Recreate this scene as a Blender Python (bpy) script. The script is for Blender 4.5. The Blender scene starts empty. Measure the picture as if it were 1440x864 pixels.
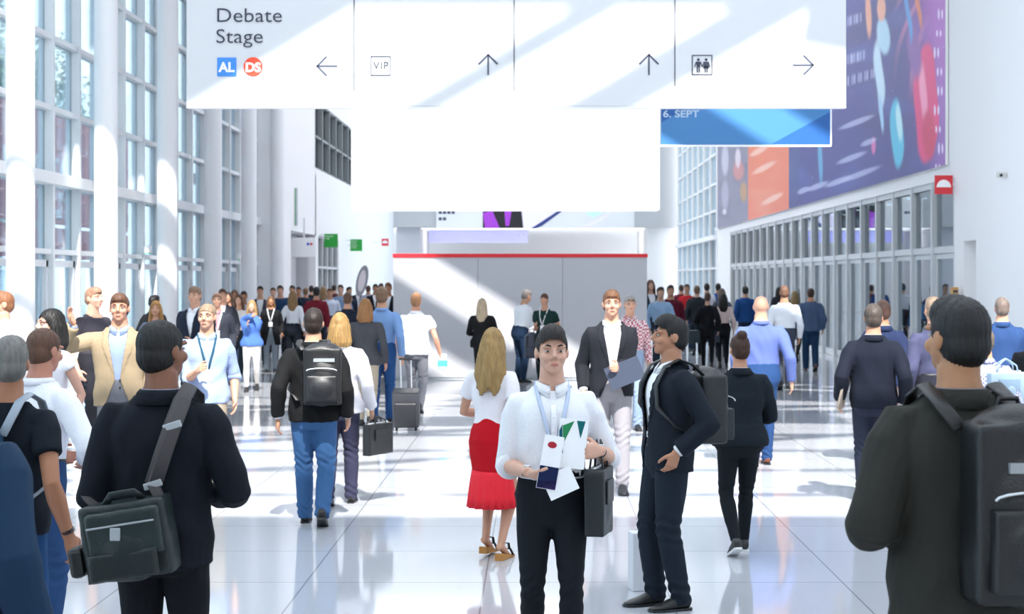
import bpy, math, random
import numpy as np
from mathutils import Vector, Matrix

random.seed(7)
R = math.radians
C = bpy.context.scene.collection
# ------------------------------------------------------------------ camera, sky, sun, exposure
EYE, F, CX, HY = 2.03, 2200.0, 755.0, 394.0
cam_d = bpy.data.cameras.new('camera')
cam = bpy.data.objects.new('camera', cam_d); C.objects.link(cam)
cam.location = (0, 0, EYE); cam.rotation_euler = (R(90), 0, 0)
cam_d.sensor_width = 36; cam_d.lens = 36*F/1440
cam_d.shift_x = -(CX-720)/1440; cam_d.shift_y = -(432-HY)/1440
cam_d.clip_start = .1; cam_d.clip_end = 400
cam_d.dof.use_dof = True; cam_d.dof.focus_distance = 8.6; cam_d.dof.aperture_fstop = 5.0
bpy.context.scene.camera = cam

SUN_DIR = Vector((-.15, .84, -1))            # the way sunlight travels
sd = bpy.data.lights.new('sun', 'SUN'); sd.energy = 6.8; sd.angle = R(.8); sd.color = (1, .97, .93)
sun = bpy.data.objects.new('sun', sd); C.objects.link(sun)
sun.rotation_euler = SUN_DIR.to_track_quat('-Z', 'Y').to_euler(); sun.location = (2, -10, 20)

w = bpy.data.worlds.new('sky'); bpy.context.scene.world = w; w.use_nodes = True
nt = w.node_tree; nt.nodes.clear()
o_ = nt.nodes.new('ShaderNodeOutputWorld'); b_ = nt.nodes.new('ShaderNodeBackground')
tc = nt.nodes.new('ShaderNodeTexCoord'); sp = nt.nodes.new('ShaderNodeSeparateXYZ'); cr = nt.nodes.new('ShaderNodeValToRGB')
nt.links.new(tc.outputs['Generated'], sp.inputs[0]); nt.links.new(sp.outputs[2], cr.inputs[0])
nt.links.new(cr.outputs[0], b_.inputs[0]); nt.links.new(b_.outputs[0], o_.inputs[0])
cr.color_ramp.elements[0].position = 0; cr.color_ramp.elements[0].color = (.93, .96, 1, 1)
cr.color_ramp.elements[1].position = .8; cr.color_ramp.elements[1].color = (.78, .88, 1, 1)
b_.inputs[1].default_value = 2.45
vs = bpy.context.scene.view_settings
vs.view_transform = 'Standard'; vs.look = 'None'; vs.gamma = 1; vs.use_curve_mapping = False
vs.exposure = 0.6
bpy.context.scene.cycles.max_bounces = 8
bpy.context.scene.cycles.transparent_max_bounces = 16
bpy.context.scene.cycles.sample_clamp_indirect = 6
bpy.context.scene.cycles.caustics_reflective = False

def px(x, s): return (x-CX)/s, F/s            # a column of the photo and a scale -> a place on the floor

# ------------------------------------------------------------------ materials
_m = {}
def mat(name, col, rough=.6, metal=0, bump=0, bscale=60, var=0, emit=0, spec=.5, stretch=None):
    if name in _m: return _m[name]
    m = bpy.data.materials.new(name); m.use_nodes = True; n = m.node_tree.nodes; l = m.node_tree.links
    p = n['Principled BSDF']; c = (*col, 1)
    p.inputs['Base Color'].default_value = c; p.inputs['Roughness'].default_value = rough
    p.inputs['Metallic'].default_value = metal; p.inputs['Specular IOR Level'].default_value = spec
    if bump or var:
        t = n.new('ShaderNodeTexCoord'); x = n.new('ShaderNodeTexNoise'); x.inputs['Scale'].default_value = bscale
        x.inputs['Detail'].default_value = 3
        src = t.outputs['Object']
        if stretch:
            mp = n.new('ShaderNodeMapping'); mp.inputs['Scale'].default_value = stretch; l.new(src, mp.inputs[0]); src = mp.outputs[0]
        l.new(src, x.inputs['Vector'])
        if var:
            mx = n.new('ShaderNodeMix'); mx.data_type = 'RGBA'
            mx.inputs[6].default_value = tuple(max(0, a*(1-var)) for a in col)+(1,)
            mx.inputs[7].default_value = tuple(min(1, a*(1+var)) for a in col)+(1,)
            l.new(x.outputs['Fac'], mx.inputs[0]); l.new(mx.outputs[2], p.inputs['Base Color'])
        if bump:
            b = n.new('ShaderNodeBump'); b.inputs['Strength'].default_value = bump; b.inputs['Distance'].default_value = .01
            l.new(x.outputs['Fac'], b.inputs['Height']); l.new(b.outputs[0], p.inputs['Normal'])
    if emit:
        p.inputs['Emission Color'].default_value = c; p.inputs['Emission Strength'].default_value = emit
    _m[name] = m; return m
def hexc(h):
    v = [int(h[i:i+2], 16)/255 for i in (0, 2, 4)]
    return tuple(a/12.92 if a <= .04045 else ((a+.055)/1.055)**2.4 for a in v)
def tame(c):
    L = .3*c[0]+.6*c[1]+.1*c[2]; k = .62 if L < .35 else .62+.24*min(1, (L-.35)/.4)
    return tuple(a*k for a in c)
def cloth(h, rough=.85):  return mat('cloth_'+h, tame(hexc(h)), rough, bump=.12, bscale=130, var=.12, spec=.25)
def checked(h1, h2, scale=70):
    k = 'check_'+h1+h2
    if k in _m: return _m[k]
    m = mat(k, hexc(h1), .85); n = m.node_tree.nodes; l = m.node_tree.links
    t = n.new('ShaderNodeTexCoord'); c = n.new('ShaderNodeTexChecker'); c.inputs['Scale'].default_value = scale
    c.inputs[1].default_value = (*tame(hexc(h1)), 1); c.inputs[2].default_value = (*tame(hexc(h2)), 1)
    l.new(t.outputs['Object'], c.inputs[0]); l.new(c.outputs[0], n['Principled BSDF'].inputs['Base Color']); return m
def skin(h): 
    k = 'skin_'+h
    if k in _m: return _m[k]
    m = mat(k, tuple(a*.80 for a in hexc(h)), .5, bump=.08, bscale=90, var=.06, spec=.4)
    p = m.node_tree.nodes['Principled BSDF']; p.inputs['Subsurface Weight'].default_value = .08
    p.inputs['Subsurface Radius'].default_value = (.02, .008, .004); return m
def hairm(h): return mat('hair_'+h, tuple(a*.62 for a in hexc(h)), .55, bump=.9, bscale=15, var=.6, stretch=(3, 3, .35), spec=.4)
leather = lambda h: mat('leather_'+h, hexc(h), .42, bump=.2, bscale=120)
def glass_mat(name, tint, refl=.12, rough=.02):
    if name in _m: return _m[name]
    m = bpy.data.materials.new(name); m.use_nodes = True; n = m.node_tree.nodes; l = m.node_tree.links; n.clear()
    o = n.new('ShaderNodeOutputMaterial'); t = n.new('ShaderNodeBsdfTransparent'); g = n.new('ShaderNodeBsdfGlossy')
    lw = n.new('ShaderNodeLayerWeight'); lw.inputs[0].default_value = .35; mx = n.new('ShaderNodeMixShader'); ma = n.new('ShaderNodeMath')
    ma.operation = 'MULTIPLY_ADD'; ma.inputs[1].default_value = .7; ma.inputs[2].default_value = refl; ma.use_clamp = True
    t.inputs[0].default_value = (*tint, 1); g.inputs[0].default_value = (.9, .95, 1, 1); g.inputs[1].default_value = rough
    l.new(lw.outputs['Fresnel'], ma.inputs[0]); l.new(ma.outputs[0], mx.inputs[0])
    l.new(t.outputs[0], mx.inputs[1]); l.new(g.outputs[0], mx.inputs[2]); l.new(mx.outputs[0], o.inputs[0])
    _m[name] = m; return m
WALL = mat('wall_paint', (.86, .865, .88), .55, bump=.03, bscale=3)
WHITE = mat('white_panel', (.9, .905, .915), .4)
METAL = mat('light_metal', (.66, .68, .71), .4)
GREYM = mat('grey_metal', (.42, .45, .47), .4, metal=.3)
DARKM = mat('dark_gasket', (.05, .055, .06), .5)
GLASS = glass_mat('window_glass', (.80, .90, .94), .06)
DGLASS = glass_mat('door_glass', (.70, .82, .85), .26)
INK = mat('ink', (.03, .035, .06), .6)
BLACK = mat('black_plastic', (.012, .013, .015), .4)

# ------------------------------------------------------------------ mesh builder
class G:
    def __init__(s): s.v = []; s.f = []; s.n = 0
    def add(s, v, f):
        k = s.n; s.v.append(np.asarray(v, float)); s.n += len(v)
        s.f += [tuple(i+k for i in q) for q in f]; return s
    def box(s, c, d, rot=None):
        x, y, z = d[0]/2, d[1]/2, d[2]/2
        v = np.array([(a*x, b*y, e*z) for a in (-1, 1) for b in (-1, 1) for e in (-1, 1)])
        if rot is not None: v = v @ np.array(rot.to_3x3()).T
        return s.add(v+np.array(c), [(0,1,3,2), (4,6,7,5), (0,4,5,1), (2,3,7,6), (0,2,6,4), (1,5,7,3)])
    def tube(s, pts, rad, side=(1, 0, 0), N=16, p=2.0, caps=True):
        P = np.array([tuple(q) for q in pts], float); n = len(P); T = np.zeros_like(P)
        T[1:-1] = P[2:]-P[:-2]; T[0] = P[1]-P[0]; T[-1] = P[-1]-P[-2]
        T /= np.linalg.norm(T, axis=1)[:, None]+1e-12
        sd_ = np.array(side, float); vs_ = []
        a = np.arange(N)*2*math.pi/N; ca, sa = np.cos(a), np.sin(a)
        ca = np.sign(ca)*abs(ca)**(2/p); sa = np.sign(sa)*abs(sa)**(2/p)
        for i in range(n):
            t = T[i]; u = sd_-t*np.dot(sd_, t); L = np.linalg.norm(u)
            if L < .15: u = np.cross(t, (0, .3, 1)); L = np.linalg.norm(u)
            u /= L; w_ = np.cross(t, u); sd_ = u if n > 2 else sd_
            r = rad[i]; rx, ry = (r, r) if np.isscalar(r) else r
            vs_.append(P[i]+np.outer(ca*rx, u)+np.outer(sa*ry, w_))
        v = np.vstack(vs_); f = []
        for i in range(n-1):
            for j in range(N):
                k = (j+1) % N; f.append((i*N+j, i*N+k, (i+1)*N+k, (i+1)*N+j))
        if caps:
            f.append(tuple(range(N-1, -1, -1))); f.append(tuple((n-1)*N+j for j in range(N)))
        return s.add(v, f)
    def ell(s, c, r, rot=None, U=20, V=12):
        v = [(0, 0, 1)]; f = []
        for i in range(1, V):
            t = math.pi*i/V
            for j in range(U): v.append((math.sin(t)*math.cos(2*math.pi*j/U), math.sin(t)*math.sin(2*math.pi*j/U), math.cos(t)))
        v.append((0, 0, -1)); v = np.array(v)*np.array(r if not np.isscalar(r) else (r, r, r))
        for j in range(U):
            k = (j+1) % U; f.append((0, 1+j, 1+k)); b = 1+(V-2)*U; f.append((b+j, len(v)-1, b+k))
            for i in range(V-2): q = 1+i*U; f.append((q+j, q+U+j, q+U+k, q+k))
        if rot is not None: v = v @ np.array(rot.to_3x3()).T
        return s.add(v+np.array(c), f)
    def prism(s, poly, axis, a, b):               # polygon of (u,v) swept along an axis from a to b
        n = len(poly); v = []
        for t in (a, b):
            for u, w_ in poly:
                v.append({'x': (t, u, w_), 'y': (u, t, w_), 'z': (u, w_, t)}[axis])
        f = [tuple(range(n-1, -1, -1)), tuple(range(n, 2*n))]
        f += [(i, (i+1) % n, n+(i+1) % n, n+i) for i in range(n)]
        return s.add(v, f)
    def mesh(s, name):
        m = bpy.data.meshes.new(name); m.from_pydata(np.vstack(s.v).tolist(), [], s.f); m.update(); return m

def setp(o, label=None, cat=None, group=None, kind=None):
    if label: o['label'] = label
    if cat: o['category'] = cat
    if group: o['group'] = group
    if kind: o['kind'] = kind
    return o
def link(name, me, m, parent=None, smooth=False, loc=None, rotz=0):
    o = bpy.data.objects.new(name, me); C.objects.link(o)
    if m is not None: me.materials.clear(); me.materials.append(m)
    if smooth: me.shade_smooth()
    if parent is not None: o.parent = parent
    if loc is not None: o.location = loc
    if rotz: o.rotation_euler.z = rotz
    return o
def obj(name, g, m, parent=None, smooth=False, bevel=0, loc=None, rotz=0):
    me = g.mesh(name)
    import bmesh
    bm = bmesh.new(); bm.from_mesh(me); bmesh.ops.recalc_face_normals(bm, faces=bm.faces); bm.to_mesh(me); bm.free()
    o = link(name, me, m, parent, smooth, loc, rotz)
    if bevel:
        b = o.modifiers.new('bevel', 'BEVEL'); b.width = bevel; b.segments = 2; b.limit_method = 'ANGLE'
    return o
def empty(name, loc, rotz=0):
    o = bpy.data.objects.new(name, None); C.objects.link(o); o.location = loc; o.rotation_euler.z = rotz; o.empty_display_size = .1; return o
def struct(name, g, m, parent=None, **k):
    o = obj(name, g, m, parent, **k)
    if parent is None: o['kind'] = 'structure'
    return o
_tmp = bpy.data.scenes.new('workshop')
def fuse(g, voxel, smooth=4):                     # union of overlapping closed pieces -> one continuous skin; returns (verts, quads)
    me = g.mesh('t'); o = bpy.data.objects.new('t', me); _tmp.collection.objects.link(o)
    r = o.modifiers.new('r', 'REMESH'); r.mode = 'VOXEL'; r.voxel_size = voxel; r.adaptivity = 0
    if smooth:
        q = o.modifiers.new('s', 'SMOOTH'); q.factor = .5; q.iterations = smooth
    _tmp.view_layers[0].update(); dg = _tmp.view_layers[0].depsgraph
    ev = o.evaluated_get(dg); em = ev.to_mesh()
    v = np.empty(len(em.vertices)*3); em.vertices.foreach_get('co', v); v = v.reshape(-1, 3)
    nn = np.empty(len(em.vertices)*3); em.vertices.foreach_get('normal', nn); nn = nn.reshape(-1, 3)
    nl = len(em.loops); li = np.empty(nl, dtype=np.int32); em.loops.foreach_get('vertex_index', li)
    lt = np.empty(len(em.polygons), dtype=np.int32); em.polygons.foreach_get('loop_total', lt)
    if (lt == 4).all(): q = li.reshape(-1, 4)
    else:
        q = []; k = 0
        for t in lt:
            a = li[k:k+t]; k += t; q.append(list(a)+[a[-1]]*(4-t) if t < 4 else list(a[:4]))
        q = np.array(q)
    ev.to_mesh_clear(); bpy.data.objects.remove(o); bpy.data.meshes.remove(me)
    return v, nn, q
def build(name, v, q):
    m = bpy.data.meshes.new(name); nv, nf = len(v), len(q)
    m.vertices.add(nv); m.vertices.foreach_set('co', v.astype(np.float32).ravel())
    m.loops.add(nf*4); m.loops.foreach_set('vertex_index', q.astype(np.int32).ravel())
    m.polygons.add(nf); m.polygons.foreach_set('loop_start', np.arange(0, nf*4, 4, dtype=np.int32))
    m.update(calc_edges=True); m.validate(); m.shade_smooth(); return m
def cut(v, q, f, vox):                            # keep f(v) > 0; pull the rim onto f = 0
    val = f(v); keep = val[q].mean(1) > 0
    a = np.zeros(len(v), bool); a[q[keep].ravel()] = True
    b = np.zeros(len(v), bool); b[q[~keep].ravel()] = True
    rim = np.where(a & b)[0]
    if len(rim):
        p = v[rim].copy(); e = 1e-4; f0 = f(p); gr = np.zeros_like(p)
        for k in range(3):
            d = p.copy(); d[:, k] += e; gr[:, k] = (f(d)-f0)/e
        st = -f0[:, None]*gr/(np.sum(gr*gr, 1)[:, None]+1e-9); L = np.linalg.norm(st, axis=1)
        st *= np.minimum(1, 1.2*vox/(L+1e-9))[:, None]; v = v.copy(); v[rim] += st
    idx = -np.ones(len(v), int); u = np.where(a)[0]; idx[u] = np.arange(len(u))
    return v[u], idx[q[keep]]
def folds(v, n, amp, k=28, seed=0, sq=(1, 1, .45)):
    r = np.random.RandomState(seed); d = np.zeros(len(v)); s = np.array(sq)
    for i in range(5):
        w1 = r.normal(size=3)*s*k; w2 = r.normal(size=3)*s*k*.6
        d += np.sin(v@w1+r.rand()*6.3+1.3*np.sin(v@w2+r.rand()*6.3))
    d = d/3; d = np.where(d > 0, d, d*.5)
    return v+n*(amp*d)[:, None]

def text(name, s, size, m, parent, loc, rot=(R(90), 0, 0), align='LEFT', ext=.002, off=0, sx=1, alignv='BOTTOM_BASELINE', space=1):
    c = bpy.data.curves.new(name, 'FONT'); c.body = s; c.size = size; c.extrude = ext; c.offset = off
    c.align_x = align; c.space_character = space; c.resolution_u = 4
    o = bpy.data.objects.new('t', c); _tmp.collection.objects.link(o)
    _tmp.view_layers[0].update(); dg = _tmp.view_layers[0].depsgraph
    me = bpy.data.meshes.new_from_object(o.evaluated_get(dg)); bpy.data.objects.remove(o)
    t = link(name, me, m, parent, loc=loc); t.rotation_euler = rot; t.scale = (sx, 1, 1)
    return t
# ------------------------------------------------------------------ the hall
XL, XR, Y0, Y1, ZR = -8.6, 7.9, -9.0, 88.0, 12.5
def tile_mat():
    m = mat('polished_tile', (.56, .57, .60), .1); n = m.node_tree.nodes; l = m.node_tree.links; p = n['Principled BSDF']
    t = n.new('ShaderNodeTexCoord'); br = n.new('ShaderNodeTexBrick'); br.offset = 0
    mp = n.new('ShaderNodeMapping'); mp.inputs['Location'].default_value = (.35, .3, 0); l.new(t.outputs['Object'], mp.inputs[0])
    for k, v_ in (('Scale', 1), ('Mortar Size', .006), ('Brick Width', 1.2), ('Row Height', 1.2), ('Mortar Smooth', .0), ('Bias', 0)): br.inputs[k].default_value = v_
    br.inputs['Color1'].default_value = (.47, .48, .51, 1); br.inputs['Color2'].default_value = (.51, .52, .545, 1); br.inputs['Mortar'].default_value = (.27, .275, .29, 1)
    l.new(mp.outputs[0], br.inputs[0])
    nz = n.new('ShaderNodeTexNoise'); nz.inputs['Scale'].default_value = 90; nz.inputs['Detail'].default_value = 4; l.new(t.outputs['Object'], nz.inputs[0])
    mx = n.new('ShaderNodeMix'); mx.data_type = 'RGBA'; mx.blend_type = 'OVERLAY'; mx.inputs[0].default_value = .15
    l.new(br.outputs[0], mx.inputs[6]); l.new(nz.outputs['Fac'], mx.inputs[7]); l.new(mx.outputs[2], p.inputs['Base Color'])
    mr = n.new('ShaderNodeMath'); mr.operation = 'MULTIPLY_ADD'; mr.inputs[1].default_value = .08; mr.inputs[2].default_value = .04
    l.new(nz.outputs['Fac'], mr.inputs[0]); l.new(mr.outputs[0], p.inputs['Roughness']); p.inputs['Specular IOR Level'].default_value = .6
    return m
struct('floor', G().box((0, 47, -.1), (32, 122, .2)), tile_mat())
struct('floor_outside', G().box((-46, 47, -.12), (60, 160, .2)), mat('paving', (.62, .62, .60), .8, bump=.1, bscale=5, var=.1))

# unseen roof: solid at both ends, an open glazed crossing between them, skewed slabs leaving diagonal slits for sun streaks
ROOF = mat('roof_white', (.8, .8, .8), .7)
struct('wall_front', G().box((0, Y0-.2, 3.75), (20, .4, 7.5)), mat('front_wall', (.5, .5, .5), .7))  # unseen wall behind the camera, added to cut light from the open back
struct('ceiling', G().box((0, -3.3, ZR+.2), (24, 11.8, .4)).box((0, 33.2, ZR+.2), (24, 6.4, .4)), ROOF)
g = G()                                          # unseen baffles added to let skylight brighten the far hall and keep sun out
for i in range(69): g.box((0, 36.6+.8*i, ZR+.6), (24, .04, 1.2))
for x_ in (-11.9, 11.9): g.box((x_, 40, ZR+.6), (.1, 100, 1.2))
struct('ceiling_light_baffles', g, ROOF)
def skew(g, x0, x1, c0, c1, k, z, t=.25): return g.prism([(x0, c0+k*x0), (x1, c0+k*x1), (x1, c1+k*x1), (x0, c1+k*x0)], 'z', z, z+t)
g = G()
for c0, c1 in ((17.2, 19.8), (20.35, 20.95), (21.75, 26.0), (26.0, 34.5)): skew(g, -11.9, 11.9, c0+1.2, c1+1.2, -.48, ZR+.42)  # slits unseen from below, shaped to streak the partition with sun
struct('ceiling_sun_slits', g, ROOF)
for y in (4.2, 6.1, 8.0, 9.9, 12.2, 14.6, 16.4):
    struct('trim_1', G().box((0, y, ZR+.1), (24, .12 if y not in (9.9, 14.6) else .24, .12)), ROOF)
for c0, wdt in ((6.4, .30), (9.66, .42), (10.86, .20), (15.2, .4)):
    g = G(); skew(g, -11.9, 11.9, c0, c0+wdt, .53, ZR+.25, .1); struct('ceiling_shade_beam', g, ROOF)  # unseen diagonal beams placed to cast shade bands on sign and floor
g = G().prism([(-2.75, 10.9), (.2, 12.55), (.2, 13.5), (-6.5, 13.5), (-6.5, 10.9)], 'z', ZR+.36, ZR+.46).prism([(4.3, 11.5), (6.4, 11.2), (6.4, 13.5), (4.5, 13.5)], 'z', ZR+.36, ZR+.46); struct('ceiling_shade_panel', g, ROOF)  # unseen panels shaped to cast the shaded areas of the direction sign

# right wall with the opening for the door range (Y 29.5..63)
DY0, DY1, DZ = 29.6, 64.0, 3.98
TW = .35
struct('wall_right', G().box((XR+TW/2, (Y0+28.15)/2, ZR/2), (TW, 28.15-Y0, ZR)).box((XR+TW/2, (28.95+DY0)/2, ZR/2), (TW, DY0-28.95, ZR))
       .box((XR+TW/2, 28.55, (ZR+2.75)/2), (TW, .8, ZR-2.75)).box((XR+TW+.1, 28.55, 1.4), (.2, .8, 2.8))
       .box((XR+TW/2, (DY0+DY1)/2, (ZR+DZ)/2), (TW, DY1-DY0, ZR-DZ)).box((XR+TW/2, (DY1+68.5)/2, ZR/2), (TW, 68.5-DY1, ZR)), WALL)
struct('trim_3', G().box((XR-.06, 19.5, ZR/2), (.12, 14.6, ZR)), WALL)
struct('baseboard_right', G().box((XR-.01, 28.15, .06), (.03, 2.7, .12)), GREYM)
def grid_window(name, x, y0, y1, zs, ys, deep=.22, mw=.09, zdeep=(), glass=GLASS, m=METAL, last=True):
    g = G()
    for z in zs:
        big = z in zdeep; g.box((x, (y0+y1)/2, z), (deep*1.9 if big else deep*.8, y1-y0, .20 if big else .09))
    for y in (ys if last else ys[:-1]): g.box((x, y, (zs[0]+zs[-1])/2), (deep, mw, zs[-1]-zs[0]))
    o = struct(name, g, m)
    gk = G()
    for y in ys[:-1]: gk.box((x-.0, y+mw/2+.012, (zs[0]+zs[-1])/2), (deep*.55, .02, zs[-1]-zs[0]-.1))
    struct('gasket', gk, DARKM, o)
    for a in range(len(ys)-1):
        for b in range(len(zs)-1):
            obj('glass_pane', G().box((x-.03, (ys[a]+ys[a+1])/2, (zs[b]+zs[b+1])/2), (.012, ys[a+1]-ys[a]-mw, zs[b+1]-zs[b]-.09)), glass, o)
    return o
# doors and glazing of the right side: 20 bays
nb = 20; bays = [DY0+(DY1-DY0)*i/nb for i in range(nb+1)]
for i in range(nb):
    a, b = bays[i], bays[i+1]; c = (a+b)/2; xx = XR+.12
    g = G().box((xx, a+.06, DZ/2), (.22, .12, DZ)).box((xx, c, DZ-.06), (.16, b-a, .12)).box((xx, c, 2.62), (.16, b-a, .13))
    if i == nb-1: g.box((xx, b-.06, DZ/2), (.22, .12, DZ))
    o = struct('door_%d' % (i+1), g, mat('door_frame', (.62, .65, .67), .4))
    gl = 'door_glass'
    obj('transom_pane', G().box((xx, c+.06, 3.3), (.014, b-a-.12, 1.22)), DGLASS, o)
    lf = G().box((xx, a+.17, 1.28), (.07, .09, 2.52)).box((xx, b-.06, 1.28), (.07, .09, 2.52)).box((xx, c, 2.50), (.07, b-a-.2, .10)).box((xx, c, .09), (.07, b-a-.2, .16))
    l_ = obj('door_leaf', lf, mat('leaf_frame', (.70, .73, .75), .4), o)
    obj('door_pane', G().box((xx, c+.05, 1.3), (.014, b-a-.3, 2.3)), DGLASS, l_)
    if i % 2 == 0 or i < 4:
        obj('door_handle', G().tube([(xx-.05, b-.18, 1.0), (xx-.09, b-.18, 1.0), (xx-.09, b-.32, 1.0)], [.012]*3, N=8), GREYM, l_)
# room seen through the doors
struct('wall_beyond_doors', G().box((XR+7.5, 47, 2.4), (.2, 46, 4.8)), mat('room_paint', (.62, .66, .68), .6))
struct('ceiling_beyond_doors', G().box((XR+4, 47, 4.9), (7.4, 46, .2)), mat('room_ceiling', (.5, .52, .55), .6))
# red wine-coloured shelves and a booth in that room, seen as colour through the glass
for k, (y, cc, hh) in enumerate(((47.5, 'b4502c', 2.3), (50.2, 'c03a30', 1.9))):
    t = empty('display_shelf', (XR+3.2, y, 0)); setp(t, ['tall orange-red display shelf behind the glass doors', 'lower red display shelf behind the glass doors, farther along'][k], 'shelf')
    g = G().box((0, -.7, hh/2), (.5, .04, hh)).box((0, .7, hh/2), (.5, .04, hh)).box((.24, 0, hh/2), (.03, 1.4, hh)); obj('frame', g, cloth(cc), t)
    for z in (.1, .6, 1.1, 1.6, hh-.1): obj('shelf', G().box((0, 0, z), (.48, 1.4, .03)), WHITE, t)
for k in range(9):  # lamps added to brighten the room behind the doors
    t = empty('ceiling_light', (XR+3.6, 29.5+4.4*k, 4.72)); setp(t, 'added long white ceiling light brightening the room behind the glass doors', 'light', 'added ceiling lights behind the doors')
    obj('housing', G().box((0, 0, .05), (2.6, .5, .06)), METAL, t); obj('diffuser', G().box((0, 0, .0), (2.5, .42, .04)), mat('lamp_white', (1, .98, .95), .5, emit=9), t)
# far right glazing
YS2 = [68.5+2.7*i for i in range(8)]
grid_window('window_1', XR+.1, 68.5, 87.4, [0, 2.55, 3.9, 5.1, 6.3, 7.6, 8.9, 10.2, ZR], YS2, deep=.3, mw=.18, zdeep=(3.9,), m=WHITE)

# left glazed wall: bays between the columns
ZS = [.02, 2.53, 3.80, 5.05, 6.30, 7.60, 8.9, 10.2, 11.4, ZR]
colY = [F*7.9/(CX-x) for x in (29, 152, 239, 303, 350)]
dY = (colY[4]-colY[0])/4; colY = [colY[0]+dY*i for i in range(-4, 6)]
edges = [Y0]+[y+.35 for y in colY if y+.35 < 46.5]; edges.append(47.6)
for i in range(len(edges)-1):
    a, b = edges[i], edges[i+1]; k = 3 if b-a > 3 else 1
    ys = [a+(b-a)*j/k for j in range(k+1)]
    gw = grid_window('window_%d' % (i+2), XL, a, b, ZS, ys, deep=.26, mw=.10, zdeep=(3.80,), last=i == len(edges)-2, m=mat('mullion_white', (.74, .76, .78), .4))
    if b > 22 and b-a > 3:
        for j in range(k):   # door leaves below the first rail
            c0, c1 = ys[j]+.12, ys[j+1]-.12
            o = obj('door_leaf', G().box((XL+.02, c0+.05, 1.2), (.08, .1, 2.35)).box((XL+.02, c1-.05, 1.2), (.08, .1, 2.35)).box((XL+.02, (c0+c1)/2, 2.32), (.08, c1-c0, .12)).box((XL+.02, (c0+c1)/2, .12), (.08, c1-c0, .2)), METAL, gw)
LABC = ['thick white round column nearest the hall entrance', 'white round column one bay in from the entrance', 'white round column behind the man in the dark blue suit with the messenger bag', 'white round column just beyond the left edge of the view',
        'white round column standing in front of the red banner outside, widest in view', 'second tall white column, beside the man in the beige jacket', 'third tall white column, just left of the direction sign edge',
        'fourth white column, slimmer looking, under the direction sign corner', 'last white column where the glazing meets the solid wall', 'white column set against the solid wall']
for i, y in enumerate(colY):
    if y > 48 or y < 15: continue
    g = G().tube([(0, 0, 0), (0, 0, ZR)], [.212, .212], N=40); t = empty('column', (-7.9, y, 0))
    setp(t, LABC[i], 'column', 'white columns along the glass wall')
    sh = obj('shaft', g, WALL, t, True); sh.modifiers.new('e', 'EDGE_SPLIT'); obj('base_ring', G().tube([(0, 0, 0), (0, 0, .05)], [.235, .235], N=40), METAL, t)
# little green-lit emergency boxes on the first rail
for y, lb in ((30.6, 'small white emergency light on the rail above the entrance doors, nearer one'), (33.6, 'small white emergency light on the rail above the entrance doors, farther one'), (48.2-4.3, 'small white emergency light at the far end of the glass wall rail')):
    t = empty('emergency_light', (XL+.25, y, 2.60)); setp(t, lb, 'light', 'emergency lights on the rail')
    obj('housing', G().box((0, 0, .09), (.10, .26, .16)), WHITE, t, bevel=.01); obj('lens', G().box((0, 0, .005), (.09, .24, .03)), mat('green_lens', (.2, .7, .35), .3), t)

# solid left wall from Y 47.6 to the far end with its recess and high window
WY = 47.6; RX = -8.05
wl = G().box((RX-.3, (WY+51.2)/2, ZR/2), (.6, 51.2-WY, ZR)).box((RX-.3, 54.1, (3.66+5.9)/2), (.6, 5.8, 2.24)).box((RX-.3, 54.0, (ZR+5.9)/2), (.6, 5.6, ZR-5.9))
wl.box((RX-.3, (56.8+88)/2, (3.66+6.1)/2), (.6, 31.2, 2.44)).box((RX-.3, (63.5+88)/2, 1.83), (.6, 24.5, 3.66)).box((RX-.3, 57.25, 1.83), (.6, .7, 3.66))
wl.box((RX-.3, (56.8+88)/2, (ZR+8.6)/2), (.6, 31.2, ZR-8.6)).box((RX-.3, 82, 7.35), (.6, 12, 2.5))
struct('wall_left', wl, WALL)
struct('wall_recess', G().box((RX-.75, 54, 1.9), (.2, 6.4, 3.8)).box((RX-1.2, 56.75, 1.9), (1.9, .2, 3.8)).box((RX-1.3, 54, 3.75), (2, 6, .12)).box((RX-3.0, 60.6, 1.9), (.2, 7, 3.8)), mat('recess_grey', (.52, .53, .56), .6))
grid_window('window_20', RX-.15, 56.8, 76, [6.12, 7.3, 8.58], [56.8, 58.8, 60.8, 62.8, 64.8, 66.8, 68.8, 71, 73.5, 76], deep=.3, mw=.16, m=mat('dark_window_frame', (.26, .28, .29), .4), glass=glass_mat('grey_glass', (.55, .62, .6), .1))
# steel framework of the neighbouring hall behind that window
struct('floor_neighbour', G().box((RX-2.6, 68, 5.7), (4, 24, .3)).box((RX-2.6, 68, 2.8), (.3, 24, 5.6)), GREYM)
t = empty('steel_truss', (RX-2.5, 57, 5.86)); setp(t, 'dark steel framework seen through the high window of the left wall', 'truss')
for k in range(12): obj('strut', G().tube([(0, k*1.6, 0.0), (0, k*1.6+(1.6 if k % 2 else -1.6)*.5, 2.7)], [.06, .06], N=8), mat('dark_green_steel', (.05, .08, .07), .5), t)
obj('chord', G().tube([(0, -1, 1.3), (0, 19, 1.3)], [.08, .08], N=8), mat('dark_green_steel', (.05, .08, .07), .5), t)
grid_window('door_21', RX-.12, 57.6, 63.5, [.02, 2.5, 3.64], [57.6, 59.1, 60.5, 62.0, 63.5], deep=.16, mw=.14, glass=DGLASS, m=mat('door_frame', (.50, .53, .55), .4))

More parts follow.
